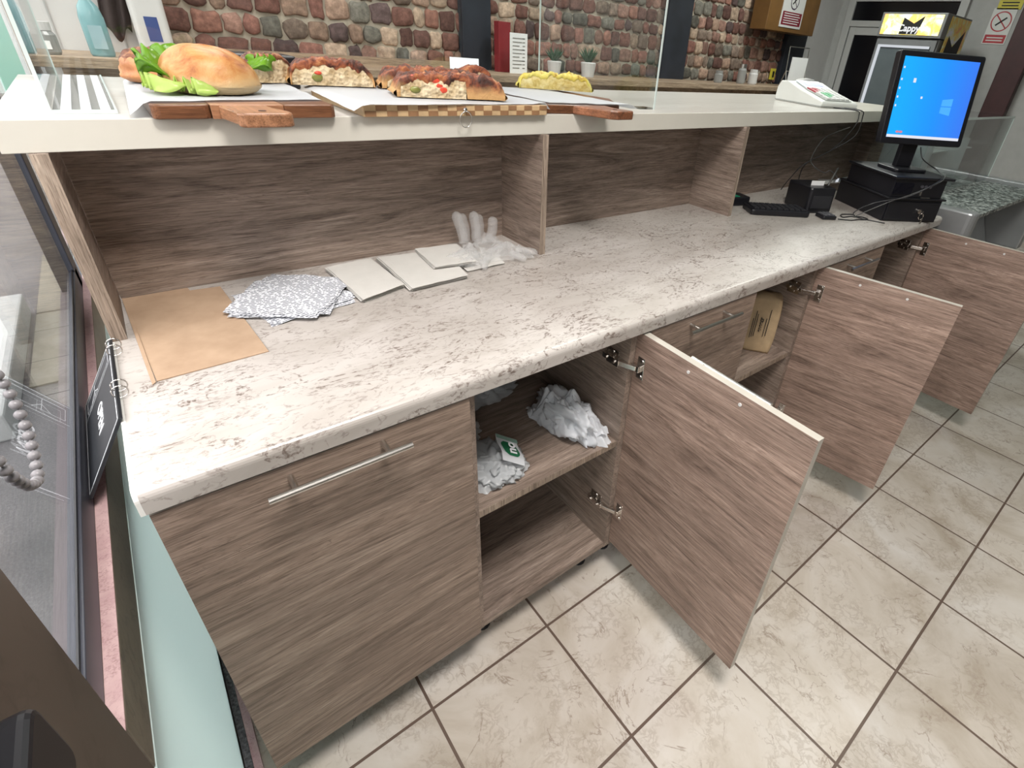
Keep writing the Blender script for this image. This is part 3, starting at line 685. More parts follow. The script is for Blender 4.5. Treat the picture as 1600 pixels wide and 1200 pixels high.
MB().ball((-.035, -.004, .018), .010, 10, (1.3, .5, 1)).build('olive', OLIVE, f1, local=True, smooth=True)
MB().ball((-.032, -.0075, .027), .005, 8, (1.6, .5, .8)).build('tomato_piece', TOMATO, f1, local=True, smooth=True)
f2 = thing('focaccia_slice', 'long dark tomato focaccia lying behind the front tomato piece', 'bread', (.766, .71, ZF), -.22, 'sliced focaccias on the counter')
loaf(f2, .26, .085, .050, PIZZA, 4, .009, 12, crustt=.020, cr=(-.9, -.5))
f3 = thing('tomato_focaccia', 'tomato focaccia at the front with a pale cut face turned to the left', 'bread', (.718, .520, ZF), -.27, 'sliced focaccias on the counter')
loaf(f3, .245, .120, .050, PIZZA, 4, .010, 21, crustt=.015, cr=(-.94, .25))
for k, (x, z_, s_) in enumerate(((-.030, .026, .008), (-.022, .018, .009), (-.037, .036, .008), (-.085, .040, .007))): MB().ball((x, -.004, z_), s_, 8, (1.3, .3, .8)).build('tomato_piece', TOMATO, f3, local=True, smooth=True)
MB().ball((-.082, -.0045, .016), .008, 10, (1.5, .5, .9)).build('olive', OLIVE, f3, local=True, smooth=True)
f5 = thing('end_crust', 'rounded focaccia end with brown top, at the back right of the tomato pieces', 'bread', (.935, .80, ZF), -.2, 'sliced focaccias on the counter')
loaf(f5, .10, .08, .058, PIZZA, 2.5, .004, 31, crustt=.022, cr=(.1, .9))
f4 = thing('yellow_focaccia', 'yellow potato focaccia slice standing alone on the right board', 'bread', (1.225, .80, ZF), -.50, 'sliced focaccias on the counter')
loaf(f4, .235, .065, .046, YELLOWC, 5, .009, 41, crustt=.012, face=crust('yellow_crumb', [(.3, (.40, .28, .06)), (.5, (.56, .45, .16)), (.7, (.64, .57, .30))], 60, .6))

# ================================================================ THINGS ON THE WORKTOP
cd = thing('cardboard_sheet', 'flat brown cardboard sheet at the window end of the worktop', 'cardboard', (.11, .45, ZW))
MB().prism([(.021, .636), (.044, .262), (.205, .270), (.186, .612), (.132, .618), (.13, .636)], ZW+.0002, ZW+.0022).build('board', CARD, cd, bevel=.0004)
MB().prism([(.0205, .634), (.038, .2505), (.043, .2575), (.026, .632)], ZW+.0023, ZW+.0034).build('folded_flap', CARD, cd, bevel=.0003)

NEWS, nt, b = new_mat('printed_newsprint'); v = coords(nt, rot=(0, 0, -.25))
sx = nt.nodes.new('ShaderNodeSeparateXYZ'); nt.links.new(v, sx.inputs[0])
row = mth(nt, 'GREATER_THAN', mth(nt, 'SINE', mth(nt, 'MULTIPLY', sx.outputs['Y'], 2*PI/.0072)), .0)
cmb = nt.nodes.new('ShaderNodeCombineXYZ'); nt.links.new(mth(nt, 'MULTIPLY', sx.outputs['X'], 170), cmb.inputs[0])
nt.links.new(mth(nt, 'MULTIPLY', mth(nt, 'FLOOR', mth(nt, 'MULTIPLY', sx.outputs['Y'], 1/.0072)), 7.31), cmb.inputs[1])
wd = ramp(nt, nz(nt, cmb.outputs[0], 1, 1), [(.42, (0, 0, 0)), (.47, (1, 1, 1))])
blk = ramp(nt, nz(nt, coords(nt, (26, 26, 1), rot=(0, 0, -.25)), 1, 0), [(.25, (0, 0, 0)), (.28, (1, 1, 1))])
ink = mth(nt, 'MULTIPLY', mth(nt, 'MULTIPLY', row, wd), blk)
nt.links.new(mix(nt, mth(nt, 'MULTIPLY', ink, .80), (.66, .67, .71), (.05, .055, .08)), b.inputs['Base Color']); setp(b, rough=.8)
news = thing('newsprint_stack', 'ragged stack of newspaper-print wrapping sheets beside the cardboard', 'paper', (.30, .47, ZW))
rnd = random.Random(3)
for k in range(11):
    a = rnd.uniform(-.13, .13)+(.25 if k < 4 else -.45 if k < 8 else -.55); ox = rnd.uniform(-.010, .010); oy = rnd.uniform(-.008, .008); z_ = ZW+.0006+.0009*k
    w_ = rnd.uniform(.080, .092); h_ = rnd.uniform(.088, .100)
    base = [(-w_, -h_), (0, -h_*1.04), (w_, -h_), (w_*1.05, 0), (w_, h_), (0, h_), (-w_, h_*.96), (-w_*1.04, .0)]
    P = []
    for i in range(8):
        p, q = base[i], base[(i+1) % 8]
        for t_ in (0, .2, .4, .6, .8):
            x = p[0]+(q[0]-p[0])*t_; y = p[1]+(q[1]-p[1])*t_
            x += .0030*rnd.uniform(-1, 1); y += .0030*rnd.uniform(-1, 1)
            P.append((min(.410, .300+ox+x*math.cos(a)-y*math.sin(a)), min(.634, .480+oy+x*math.sin(a)+y*math.cos(a))))
    N = len(P)
    def fn(u, v_, P=P, z_=z_, k=k):
        f_ = u*N; i = int(f_) % N; t_ = f_-int(f_); p = P[i]; q = P[(i+1) % N]; ex = p[0]+(q[0]-p[0])*t_; ey = p[1]+(q[1]-p[1])*t_
        x = .30+(ex-.30)*v_; y = .48+(ey-.48)*v_
        return (x, y, z_+.004*v_**10*max(0, noise.noise(Vector((x*60, y*60, k*.3)))+.1)+.0012*noise.noise(Vector((x*18, y*18, .5))))
    MB().grid(N, 14, fn, close_u=True).build('sheet', NEWS, news, smooth=False, solid=.0002)

NAPK = plain('cream_napkin_paper', (.56, .54, .51), .9, var=.03, vs=30, bmp=.2)
def napkins(label, pts, n, z0_, grp='napkin piles on the worktop', fold=True):
    cx = sum(p[0] for p in pts)/4; cy = sum(p[1] for p in pts)/4
    t = thing('napkin_pile', label, 'napkins', (cx, cy, z0_), 0, grp)
    r_ = random.Random(int(cx*1000))
    for k in range(n):
        a = r_.uniform(-.02, .02); ex = r_.uniform(-.002, .002); ey = r_.uniform(-.002, .002)
        Q = [((p[0]-cx)*(1+.004*k % .01)-(p[1]-cy)*a+ex, (p[1]-cy)+(p[0]-cx)*a+ey) for p in pts]
        A, B_, C_, D_ = [Vector((*q, 0)) for q in Q]
        def fn(u, v_, k=k):
            p = (1-v_)*((1-u)*A+u*B_)+v_*((1-u)*D_+u*C_)
            e_ = max(abs(u-.5), abs(v_-.5))*2
            return (p.x+.0012*k*(v_-.5), p.y-.0016*k, .0008+.0026*k+.0016*noise.noise(Vector((p.x*30, p.y*30, k*.15+cx*9)))*e_**2)
        o = MB().grid(20, 20, fn).build('napkin', NAPK, t, smooth=False, local=True, solid=.0008)
    return t
napkins('pile of folded cream napkins next to the newsprint, lying askew', [(.412, .382), (.516, .415), (.506, .612), (.398, .600)], 5, ZW+.0006)
napkins('wide pile of cream napkins in the middle, under a smaller pile', [(.520, .388), (.664, .392), (.690, .585), (.525, .610)], 5, ZW+.0006)
napkins('small napkin pile lying on top of the wide one, partly under the gloves', [(.612, .455), (.720, .440), (.735, .580), (.622, .596)], 3, ZW+.0148)
napkins('flat cream napkins under the plastic gloves', [(.688, .425), (.80, .430), (.82, .53), (.70, .56)], 2, ZW+.0006)

def crumple(name, mat, c, sc, amp=.35, seed=0, parent=None, sub=5, fr=2.2, flat=True, local=False):
    bm = bmesh.new(); bmesh.ops.create_icosphere(bm, subdivisions=sub, radius=1)
    for v_ in bm.verts:
        d = v_.co.normalized(); n1 = abs(noise.noise(d*fr+Vector((seed, 0, 0)))); n2 = abs(noise.noise(d*fr*2.3+Vector((0, seed, 0)))); n3 = abs(noise.noise(d*fr*5.1+Vector((0, 0, seed))))
        k = 1+amp*(.8-2.2*n1-1.1*n2-.35*n3)
        p = d*k
        if flat: p.z = max(p.z, -.55)
        v_.co = Vector((p.x*sc[0]+c[0], p.y*sc[1]+c[1], (p.z+.55)*sc[2]+c[2]))
    me = bpy.data.meshes.new(name)
    off = Vector((0, 0, 0))
    if parent is not None and not local: off = Vector(parent.location)
    for v_ in bm.verts: v_.co -= off
    bm.to_mesh(me); bm.free(); me.materials.append(mat)
    for p in me.polygons: p.use_smooth = True
    o = bpy.data.objects.new(name, me); COL.objects.link(o)
    if parent is not None: o.parent = parent
    return o
GLOVE = film('vinyl_glove_film', (.80, .80, .80), .30, .22, .45)
gl = thing('disposable_gloves', 'crumpled pile of translucent plastic gloves by the first divider', 'gloves', (.80, .52, ZW+.005))
Zg = ZW+.0055
def fold_sheet(parent, name, cx, cy, w_, d_, h_, seed, mat, rot=0.0, zb=0.0, lim=None):
    ca, sa = math.cos(rot), math.sin(rot)
    def fn(u, v_):
        a = (u-.5)*2; b2 = (v_-.5)*2; r = min(1, (a*a+b2*b2)**.5)
        nn = noise.noise(Vector((a*1.6+seed, b2*1.6, seed))); n2 = abs(noise.noise(Vector((a*3.2, b2*3.2+seed, 1)))); n3 = abs(noise.noise(Vector((a*7+seed, b2*7, 4))))
        k = 1+.22*noise.noise(Vector((math.atan2(b2, a)*1.5, seed, 0)))
        x = a*w_/2*k; y = b2*d_/2*k
        z_ = zb+max(0.001, h_*(1-r**1.6)*(.75+.6*nn)+h_*.55*n2*(1-.5*r)-h_*.3*n3)
        X = cx+x*ca-y*sa; Y = cy+x*sa+y*ca
        if lim: X = min(X, lim[0]); Y = min(Y, lim[1])
        return (X, Y, z_)
    return MB().grid(44, 44, fn).build(name, mat, parent, smooth=True)
def finger(m_, pts, r, seed):
    P = smooth_path(pts, 5); n_ = len(P)
    rr = [r*(1.0 if i > 1 else .9)*(1+.16*noise.noise(Vector((i*.7, seed, 0))))*(1 if i < n_-3 else (.86, .62, .12)[i-(n_-3)]) for i in range(n_)]
    k0 = len(m_.v); m_.tube(P, rr, 12)
for i, (px, py, ang, ln) in enumerate(((.752, .575, 1.95, .064), (.768, .590, 1.70, .052), (.794, .575, 1.55, .058), (.812, .590, 1.35, .044), (.836, .560, .95, .042))):
    b0 = Vector((px, py, Zg+.040)); d = Vector((math.cos(ang)*.45, .12, .95)).normalized()
    fg = MB(); finger(fg, [b0-d*.025, b0+d*.01+Vector((.003, 0, 0)), b0+d*ln*.6, b0+d*ln], .0135, i); fg.build('glove_finger', GLOVE, gl, smooth=True)
fold_sheet(gl, 'glove_palm', .790, .525, .150, .120, .058, 3.3, GLOVE, .2, Zg, (.917, .63))
fold_sheet(gl, 'glove_palm', .835, .475, .130, .090, .040, 7.1, GLOVE, -.3, Zg, (.925, .63))
fold_sheet(gl, 'glove_palm', .720, .480, .100, .10, .036, 9.4, GLOVE, .6, Zg+.004, (.917, .63))
for i, P in enumerate(([(.74, .47, .018), (.70, .455, .012), (.668, .448, .007)], [(.76, .45, .016), (.735, .425, .010), (.722, .402, .006)], [(.85, .455, .018), (.885, .445, .012), (.905, .43, .008)], [(.83, .45, .014), (.84, .425, .010), (.85, .405, .006)], [(.72, .50, .02), (.688, .495, .015), (.665, .50, .010)])):
    fg = MB(); finger(fg, [(a, b2, Zg+c_) for a, b2, c_ in P], .0095, i+9); fg.build('glove_finger', GLOVE, gl, smooth=True)

# OPEN flip sign in the gap beside the worktop
A_ = Vector((-.0015, .440, .8885)); D_ = Vector((-.0015, .170, .8885)); B2 = Vector((-.070, .440, .770))
sg = thing('open_sign', 'black spiral bound flip sign reading OPEN, leaning in the gap by the window', 'sign', (0, .31, .77))
O_ = Vector(sg.location)
e1 = (D_-A_).normalized(); e2 = (B2-A_).normalized(); e2 = (e2-e1*e2.dot(e1)).normalized(); nn_ = e1.cross(e2)
if nn_.z < 0: nn_ = -nn_
Lr = (D_-A_).length; Lw = .138
def sp(a, c_, h_=0.0): return A_+e1*a+e2*c_+nn_*h_
m_ = MB(); m_.add([sp(0, 0, 0), sp(Lr, 0, 0), sp(Lr, Lw, 0), sp(0, Lw, 0), sp(0, 0, .004), sp(Lr, 0, .004), sp(Lr, Lw, .004), sp(0, Lw, .004)], [(0, 3, 2, 1), (4, 5, 6, 7), (0, 1, 5, 4), (1, 2, 6, 5), (2, 3, 7, 6), (3, 0, 4, 7)])
m_.build('board', plain('chalkboard_black', (.02, .022, .026), .35), sg)
WL = plain('white_print', (.78, .80, .84), .5, var=.02)
m_ = MB()
def strip(a0, c0, a1, c1, w_=.0016):
    p = sp(a0, c0, .0043); q = sp(a1, c1, .0043); d = (q-p).normalized(); s_ = d.cross(nn_).normalized()*w_/2
    m_.add([p-s_, q-s_, q+s_, p+s_], [(0, 1, 2, 3)])
i_ = .005
for r_ in ((i_, i_, Lr-i_, i_), (Lr-i_, i_, Lr-i_, Lw-i_), (Lr-i_, Lw-i_, i_, Lw-i_), (i_, Lw-i_, i_, i_)): strip(*r_, .0022)
for r_ in ((.065, i_, .065, Lw-i_), (.018, .016, .055, .016), (.055, .016, .055, Lw-.016), (.055, Lw-.016, .018, Lw-.016), (.018, Lw-.016, .018, .016), (.018, .085, .055, .085), (.037, .085, .055, .10), (.037, .085, .055, .07)): strip(*r_, .0012)
m_.build('printed_lines', WL, sg)
text('OPEN', .031, WL, sg, frame4(sp(.155, .068, .0045)-O_, e1, -e2), 'lettering', bold=.0)
for a in (.035, .060, .185, .205):
    rg = MB(); c0 = sp(a, .0, .002); rg.tube([c0+(-e2)*(.010*math.sin(t_)-.0)+nn_*(.010*math.cos(t_))+Vector((.004, 0, .006)) for t_ in [2*PI*k/20 for k in range(21)]], .0009, 6); rg.build('binding_ring', CHROME, sg, smooth=True)

# roller blind bead chain
BEAD = plain('grey_bead', (.20, .19, .20), .35)
bc = thing('bead_chain', 'grey beaded blind chain looping down beside the shop window', 'chain', (-.045, -.06, 1.0))
cp = smooth_path([(-.05, -.02, 2.2), (-.05, -.022, 1.7), (-.05, -.022, 1.3), (-.048, -.022, 1.12), (-.046, -.020, 1.065), (-.045, -.035, 1.030), (-.045, -.055, 1.012), (-.045, -.082, 1.000), (-.045, -.105, 1.008), (-.045, -.125, 1.026), (-.045, -.145, 1.07), (-.046, -.150, 1.2), (-.05, -.150, 1.7), (-.05, -.150, 2.2)], 40)
m_ = MB(); last = cp[0]; cnt = 0
s2 = MB()
for p in cp:
    if (p-last).length >= .0105: m_.ball(p, .0050, 8); last = p
m_.build('beads', BEAD, bc, smooth=True); MB().tube(cp[::6]+[cp[-1]], .0009, 5).build('cord', BEAD, bc)
MB().box(-.07, -.03, -.17, 0.0, 2.2, 2.24).build('blind_bracket', GREYW, bc)

# ================================================================ INSIDE THE CABINETS
ZSH = .5155
BAGW = film('white_plastic_bag', (.80, .82, .86), .94, .35, .35)
BAGD = film('clear_white_bag', (.66, .68, .70), .80, .3, .35)
def bag(name, label, cx, cy, w_, d_, h_, seed, mat, rot=0, extra=None, lim=(.88, .54)):
    t = thing(name, label, 'bag', (cx, cy, ZSH), 0, 'plastic bags in the open cabinet')
    ca, sa = math.cos(rot), math.sin(rot); layers = 3
    m_ = MB()
    for L in range(layers):
        s_ = 1-.13*L; ox = .010*math.sin(seed+L*2.1); oy = .010*math.cos(seed*1.3+L*1.7); zb = ZSH+.001+h_*.15*L
        def fn(u, v_, L=L, s_=s_, ox=ox, oy=oy, zb=zb):
            th = 2*PI*u; k = 1+.20*noise.noise(Vector((math.cos(th)*1.3+seed+L, math.sin(th)*1.3, L*.7)))+.05*((int(u*46)*7+L) % 3-1)
            r = v_*k; x = math.cos(th)*r*w_/2*s_+ox; y = math.sin(th)*r*d_/2*s_+oy
            q = Vector((x*24+seed*3, y*24, L*1.3)); n1 = abs(noise.noise(q)); n2 = abs(noise.noise(q*2.3))
            z_ = zb+h_*(.75*(1-v_**2.2))+h_*(.75*n1+.30*n2)*(1-.3*v_)-h_*.10
            z_ = max(z_, ZSH+.0012+.0004*L)
            return (min(cx+x*ca-y*sa, lim[0]), min(cy+x*sa+y*ca, lim[1]), z_)
        m_.grid(92, 26, fn, close_u=True)
    m_.build('crumpled_film', mat, t, smooth=True)
    if h_ > .03: crumple('bag_body', mat, (cx, cy, ZSH+.002), (w_*.40, d_*.40, h_*.72), .42, seed, t, 5, 1.5)
    return t
bag('white_bag', 'crumpled bright white plastic bag at the right front of the cabinet shelf', .812, .150, .120, .250, .080, 1.3, BAGW, .30)
tb = bag('printed_bag', 'crumpled white bag with green print at the left front of the shelf', .575, .125, .16, .17, .035, 4.6, BAGD, .1)
bag('clear_bag', 'see-through bag lying flat at the left edge, behind the green printed one', .545, .30, .12, .16, .018, 8.2, BAGD, .2)
bag('rolled_bag', 'pale rolled plastic bag deep at the back of the shelf', .70, .42, .26, .14, .045, 11.9, BAGD, .15)
GREEN = plain('green_print', (.008, .12, .05), .5)
GREENL = film('pale_green_strip', (.30, .50, .42), .8, .4, .3)
to = Vector((.605, .105, ZSH+.052)); tx = Vector((.35, .93, .10)).normalized(); ty = Vector((-.80, .30, .52)).normalized()
# printed panel: a small tilted flap of the bag that carries the mark
def flap(u, v_): 
    p = to+tx*((u-.5)*.086)+ty*((v_-.5)*.060); return p+tx.cross(ty)*(.004*math.sin(u*6)+.002)
MB().grid(14, 8, flap).build('bag_flap', BAGW, tb, smooth=True)
fnz = tx.cross(ty)
mk = MB(); mk.grid(16, 10, lambda u, v_: to+tx*((u-.5)*.052)*(1)+ty*((v_-.5)*.044*(1-(2*u-1)**4*.5))+fnz*(.004*math.sin((.5+(u-.5)*.6)*6)+.0035))
mk.build('green_mark', GREEN, tb, smooth=True)
mk = MB(); mk.grid(3, 12, lambda u, v_: to+tx*(.036+(u-.5)*.012)+ty*((v_-.5)*.060)+fnz*(.004*math.sin((.5+.42)*6)+.0040)); mk.build('green_strip', GREENL, tb, smooth=True)
text('no', .036, WL, tb, frame4(to+fnz*.0082-Vector(tb.location), tx, ty), 'lettering', bold=.001)

# bread bag in the second open cabinet
BG = plain('brown_bag_paper', (.44, .32, .19), .7, var=.15, vs=22, bmp=.3)
bb = thing('bread_bag', 'brown paper flour bag with dark printing, standing in the second open cabinet', 'bag', (1.642, .118, ZSH), -.98)
def bagf(u, v_):
    th = 2*PI*u; sq = 1/max(abs(math.cos(th))/1.0, abs(math.sin(th)))**.75
    k = 1-.15*(v_**6)-.12*((1-v_)**8); n_ = 1+.05*noise.noise(Vector((math.cos(th)*2, math.sin(th)*2, v_*4)))
    return (math.cos(th)*sq*.058*k*n_, math.sin(th)*sq*.040*k*n_, .0005+.205*v_)
m_ = MB(); m_.grid(40, 24, bagf, close_u=True); m_.v.append((0, 0, .211)); ti = len(m_.v)-1; m_.v.append((0, 0, .0005)); bi = ti+1
for i in range(40): m_.f.append((23*40+i, 23*40+(i+1) % 40, ti)); m_.mi.append(0); m_.f.append((i, bi, (i+1) % 40)); m_.mi.append(0)
m_.build('paper_bag', BG, bb, smooth=True, local=True)
INK = plain('dark_ink', (.03, .025, .02), .6)
m_ = MB()
for i, (x, l_) in enumerate(((-.030, .075), (-.024, .10), (-.018, .085), (.012, .07), (.020, .10))): m_.box(x, x+.0022, -.0445, -.0438, .055+.004*i, .055+.004*i+l_)
m_.build('printed_lines', INK, bb, local=True)
text('eeeecr', .020, INK, bb, frame4((-.002, -.0448, .11), (0, 0, 1), (-1, 0, 0)), 'lettering', bold=.0006)

# ================================================================ TILL AND ELECTRONICS
dv = Vector((.847, -.531, 0)); hv = Vector((.531, .847, 0)); RZ = math.atan2(-.531, .847)
cdw = thing('cash_box', 'black cash drawer with a keyed lock, lowest box at the far end of the worktop', 'cash drawer', (2.37, .11, ZW), RZ)
wD, dD = .245, .34
MB().box(0, wD, 0, dD, .0005, .088).build('housing', BLACK, cdw, local=True, bevel=.002)
MB().box(-.006, wD+.010, -.008, dD, .0885, .095).build('lid', BLACK, cdw, local=True, bevel=.002)
MB().box(.006, wD-.006, -.006, -.0002, .006, .080).build('drawer_front', BLACK, cdw, local=True, bevel=.0015)
k_ = MB(); k_.tube([(.150, -.006, .045), (.150, -.014, .045)], .009, 14); k_.build('lock', CHROME, cdw, local=True)
k_ = MB(); k_.box(.1485, .1515, -.030, -.014, .038, .052); k_.tube([(.150+.010*math.sin(t_), -.028, .030+.012*math.cos(t_)) for t_ in [2*PI*k/16 for k in range(17)]], .0012, 6); k_.box(.154, .160, -.030, -.028, .002, .022); k_.build('keys', CHROME, cdw, local=True)
pc = thing('till_computer', 'black till computer box standing on the cash drawer', 'computer', (2.372, .112, ZW+.0955), RZ)
MB().box(.004, wD-.012, 0, .30, 0, .070).build('housing', BLACK, pc, local=True, bevel=.002)
MB().box(-.006, wD+.012, -.012, .31, .0705, .080).build('lid', BLACK, pc, local=True, bevel=.003)
MB().box(.010, .09, -.003, -.0002, .012, .055).build('front_panel', BLACKG, pc, local=True)
k_ = MB()
for x in (.128, .146, .164): k_.tube([(x, -.0002, .044), (x, -.005, .044)], .006, 10)
k_.build('buttons', plain('dim_button', (.06, .06, .07), .4), pc, local=True)
MB().box(.130, .136, -.003, -.0002, .010, .032).build('slot_cover', STEEL, pc, local=True)
MB().box(.14, .18, -.004, -.0002, .0005, .003).build('badge', STEEL, pc, local=True)

zt_ = ZW+.0955+.0805
mon = thing('monitor', 'black monitor with a bright blue screen on a stand above the till boxes', 'monitor', (2.555, .165, zt_), RZ)
MB().prism(rrect(-.075, .075, -.06, .07, .02), .0002, .012).build('stand_base', BLACK, mon, local=True, bevel=.003)
MB().prism([(-.035, .0), (.035, .0), (.030, .03), (-.030, .03)], .012, .15).build('stand_neck', BLACK, mon, local=True, bevel=.003)
Wm, Hm = .363, .323; th = math.radians(9)
Mm = Matrix.Translation(Vector((.010, -.012, 1.319-zt_))) @ Matrix.Rotation(-th, 4, 'X')
cs = MB().prism(rrect(-Wm/2, Wm/2, -Hm/2, Hm/2, .010), -.004, .026, 'y').build('case', BLACK, mon, local=True, bevel=.003); cs.matrix_local = Mm
bw = .021
scr = MB().box(-Wm/2+bw, Wm/2-bw, -.0052, -.0042, -Hm/2+bw+.002, Hm/2-bw).build('screen', emit('tmp', (0, 0, 0), 1), cs, local=True)
m, nt, b = new_mat('blue_desktop'); v = coords(nt); sx = nt.nodes.new('ShaderNodeSeparateXYZ'); nt.links.new(v, sx.inputs[0])
gx = mth(nt, 'MULTIPLY_ADD', sx.outputs['X'], 3.1); gx.node.inputs[2].default_value = .45
cc = ramp(nt, gx, [(.05, (.005, .37, .92)), (.5, (.01, .27, .90)), (1.0, (.04, .17, .80))])
nt.links.new(cc, b.inputs['Emission Color']); setp(b, (.01, .01, .01), .3, es=1.15)
scr.data.materials[0] = m
WE = emit('screen_white', (.80, .82, .90), 1.0); LB = emit('screen_light_blue', (.06, .40, .95), 1.1)
MB().box(-Wm/2+bw, Wm/2-bw, -.0056, -.0053, -Hm/2+bw+.002, -Hm/2+bw+.012).build('taskbar', WE, cs, local=True)
m_ = MB()
for i, z_ in enumerate((.10, .06, .03, .0, -.03)): m_.box(-Wm/2+bw+.004, -Wm/2+bw+.010, -.0056, -.0053, z_, z_+.007)
m_.box(-.103, -.092, -.0056, -.0053, .055, .070); m_.box(-.055, -.047, -.0056, -.0053, .002, .010); m_.build('icons', WE, cs, local=True)
m_ = MB(); m_.add([(.042, -.0056, .004), (.088, -.0056, .010), (.088, -.0056, -.017), (.042, -.0056, -.018)], [(0, 1, 2, 3)]); m_.add([(.042, -.0056, -.021), (.088, -.0056, -.020), (.088, -.0056, -.050), (.042, -.0056, -.043)], [(0, 1, 2, 3)])
m_.build('window_mark', LB, cs, local=True)
m_ = MB(); m_.ball((-.118, -.0055, -.118), .006, 8, (1.3, .05, .7)); m_.ball((-.103, -.0055, -.118), .006, 8, (1.3, .05, .7)); m_.build('tray_badges', emit('screen_pink', (.8, .25, .35), .9), cs, local=True)

kb = thing('keyboard', 'black keyboard tilted on its side among the dark boxes, left of the till', 'keyboard', (2.02, .40, ZW+.0005), -.62)
MB().prism(rrect(-.10, .14, -.055, .055, .012), .0, .022).build('body', BLACK, kb, local=True, bevel=.005)
m_ = MB()
for r_ in range(4):
    for c_ in range(9): m_.box(-.085+c_*.024, -.085+c_*.024+.019, -.042+r_*.022, -.042+r_*.022+.017, .0225, .027)
m_.build('keys', plain('dark_keys', (.02, .02, .024), .5), kb, local=True)
tm = thing('card_reader', 'black card reader with a green label in the corner by the second divider', 'card reader', (1.945, .572, ZW+.0005), -.3)
MB().prism(rrect(-.05, .10, -.04, .04, .01), 0, .035).build('body', BLACK, tm, local=True, bevel=.005)
MB().box(-.02, .05, -.03, .0, .0352, .037).build('green_label', plain('green_label', (.01, .22, .12), .4), tm, local=True)
pr_ = thing('receipt_printer', 'black receipt printer standing between the keyboard and the cash drawer', 'printer', (2.24, .36, ZW+.0005), -.45)
MB().prism(rrect(-.06, .06, -.07, .09, .012), 0, .10).build('housing', BLACK, pr_, local=True, bevel=.006)
MB().box(-.045, .045, -.073, -.0702, .02, .07).build('front_cover', plain('dark_cover', (.018, .018, .022), .5), pr_, local=True)
MB().box(-.03, .03, -.02, -.018, .1002, .118).build('paper_slip', PAPERW, pr_, local=True)
sp_ = thing('calculator', 'small dark numeric keypad in front of the receipt printer', 'keypad', (2.175, .245, ZW+.0005), -.5)
MB().prism(rrect(-.030, .030, -.03, .03, .006), 0, .014).build('body', BLACK, sp_, local=True, bevel=.003)
m_ = MB()
for r_ in range(3):
    for c_ in range(3): m_.box(-.023+c_*.017, -.011+c_*.017, -.023+r_*.017, -.011+r_*.017, .0143, .018)
m_.build('keys', plain('grey_keys', (.10, .10, .11), .5), sp_, local=True)

CAB = plain('black_cable', (.012, .012, .014), .4); CABG = plain('grey_cable', (.06, .06, .058), .5)
def cable(label, pts, r=.0022, mat=CAB):
    o = MB().tube(smooth_path(pts, 8), r, 7).build('cable', mat, smooth=True); tag(o, label, 'cable', 'cables around the till'); return o
cable('black cable hanging from the white cash register over the counter edge', [(2.60, .55, 1.2455), (2.62, .455, 1.2458), (2.63, .441, 1.23), (2.61, .437, 1.18), (2.52, .46, 1.09), (2.42, .52, 1.02), (2.40, .56, .95), (2.42, .60, .89)])
cable('second black cable dropping from the raised counter behind the till', [(2.66, .56, 1.2455), (2.665, .455, 1.2458), (2.675, .442, 1.22), (2.66, .445, 1.14), (2.60, .52, 1.06), (2.58, .60, .99), (2.60, .62, .90)])
cable('grey looping cable hanging in the dark niche behind the printer', [(2.60, .448, 1.18), (2.50, .50, 1.13), (2.37, .47, 1.06), (2.33, .43, 1.035), (2.38, .40, 1.01), (2.40, .385, 1.02), (2.36, .33, 1.00), (2.31, .385, .99)], .0022, CABG)
cable('black power cable hanging under the screen and down the front of the till', [(2.57, .130, 1.150), (2.555, .10, 1.11), (2.60, .05, 1.075), (2.53, .004, 1.066), (2.45, -.01, 1.05), (2.39, .05, .99), (2.345, .14, .95), (2.32, .20, .90), (2.31, .17, .8846), (2.34, .08, .8842)])
cable('black cables coiled on the worktop in front of the receipt printer', [(2.20, .205, .8845), (2.24, .17, .8842), (2.28, .16, .8842), (2.32, .14, .8842), (2.34, .17, .8842), (2.30, .20, .8842), (2.25, .21, .8846), (2.29, .235, .8842), (2.345, .21, .8842)])
cable('thin grey cable across the front of the cash drawer', [(2.60, .02, 1.07), (2.52, -.005, 1.05), (2.42, .045, 1.00), (2.36, .10, .96), (2.32, .16, .91), (2.30, .19, .8845)], .0018, CABG)
pn = MB().tube([(2.235, .30, .990), (2.34, .33, 1.045)], .0038, 8).build('pen', CABG, smooth=True); tag(pn, 'grey pen stuck slanting by the receipt printer', 'pen')

# white cash register on the raised counter
REG = plain('white_register_plastic', (.66, .67, .64), .4, var=.02)
rgx = thing('cash_register', 'small white cash register with a blue display on the raised counter', 'cash register', (2.70, .70, 1.2426), -1.97)
pf = [(-.17, .0), (.17, .0), (.175, .018), (.17, .026), (.0, .062), (-.10, .090), (-.155, .088), (-.175, .060), (-.178, .02)]
m_ = MB(); m_.prism([(a, b_) for a, b_ in pf], -.10, .10, 'y'); m_.build('housing', REG, rgx, local=True, bevel=.006, seg=3)
MB().prism([(-.174, .004), (.172, .004), (.1735, .007), (-.1765, .007)], -.1016, .1016, 'y').build('seam', plain('grey_seam', (.30, .31, .30), .5), rgx, local=True)
sl = math.atan2(-.036, .17)
Mk = Matrix.Translation((.078, 0, .0475)) @ Matrix.Rotation(-sl, 4, 'Y')
kp = MB(); kp.box(-.085, .085, -.070, .070, .0, .0025); kpo = kp.build('keypad', plain('pale_keypad', (.50, .52, .50), .5), rgx, local=True); kpo.matrix_local = Mk
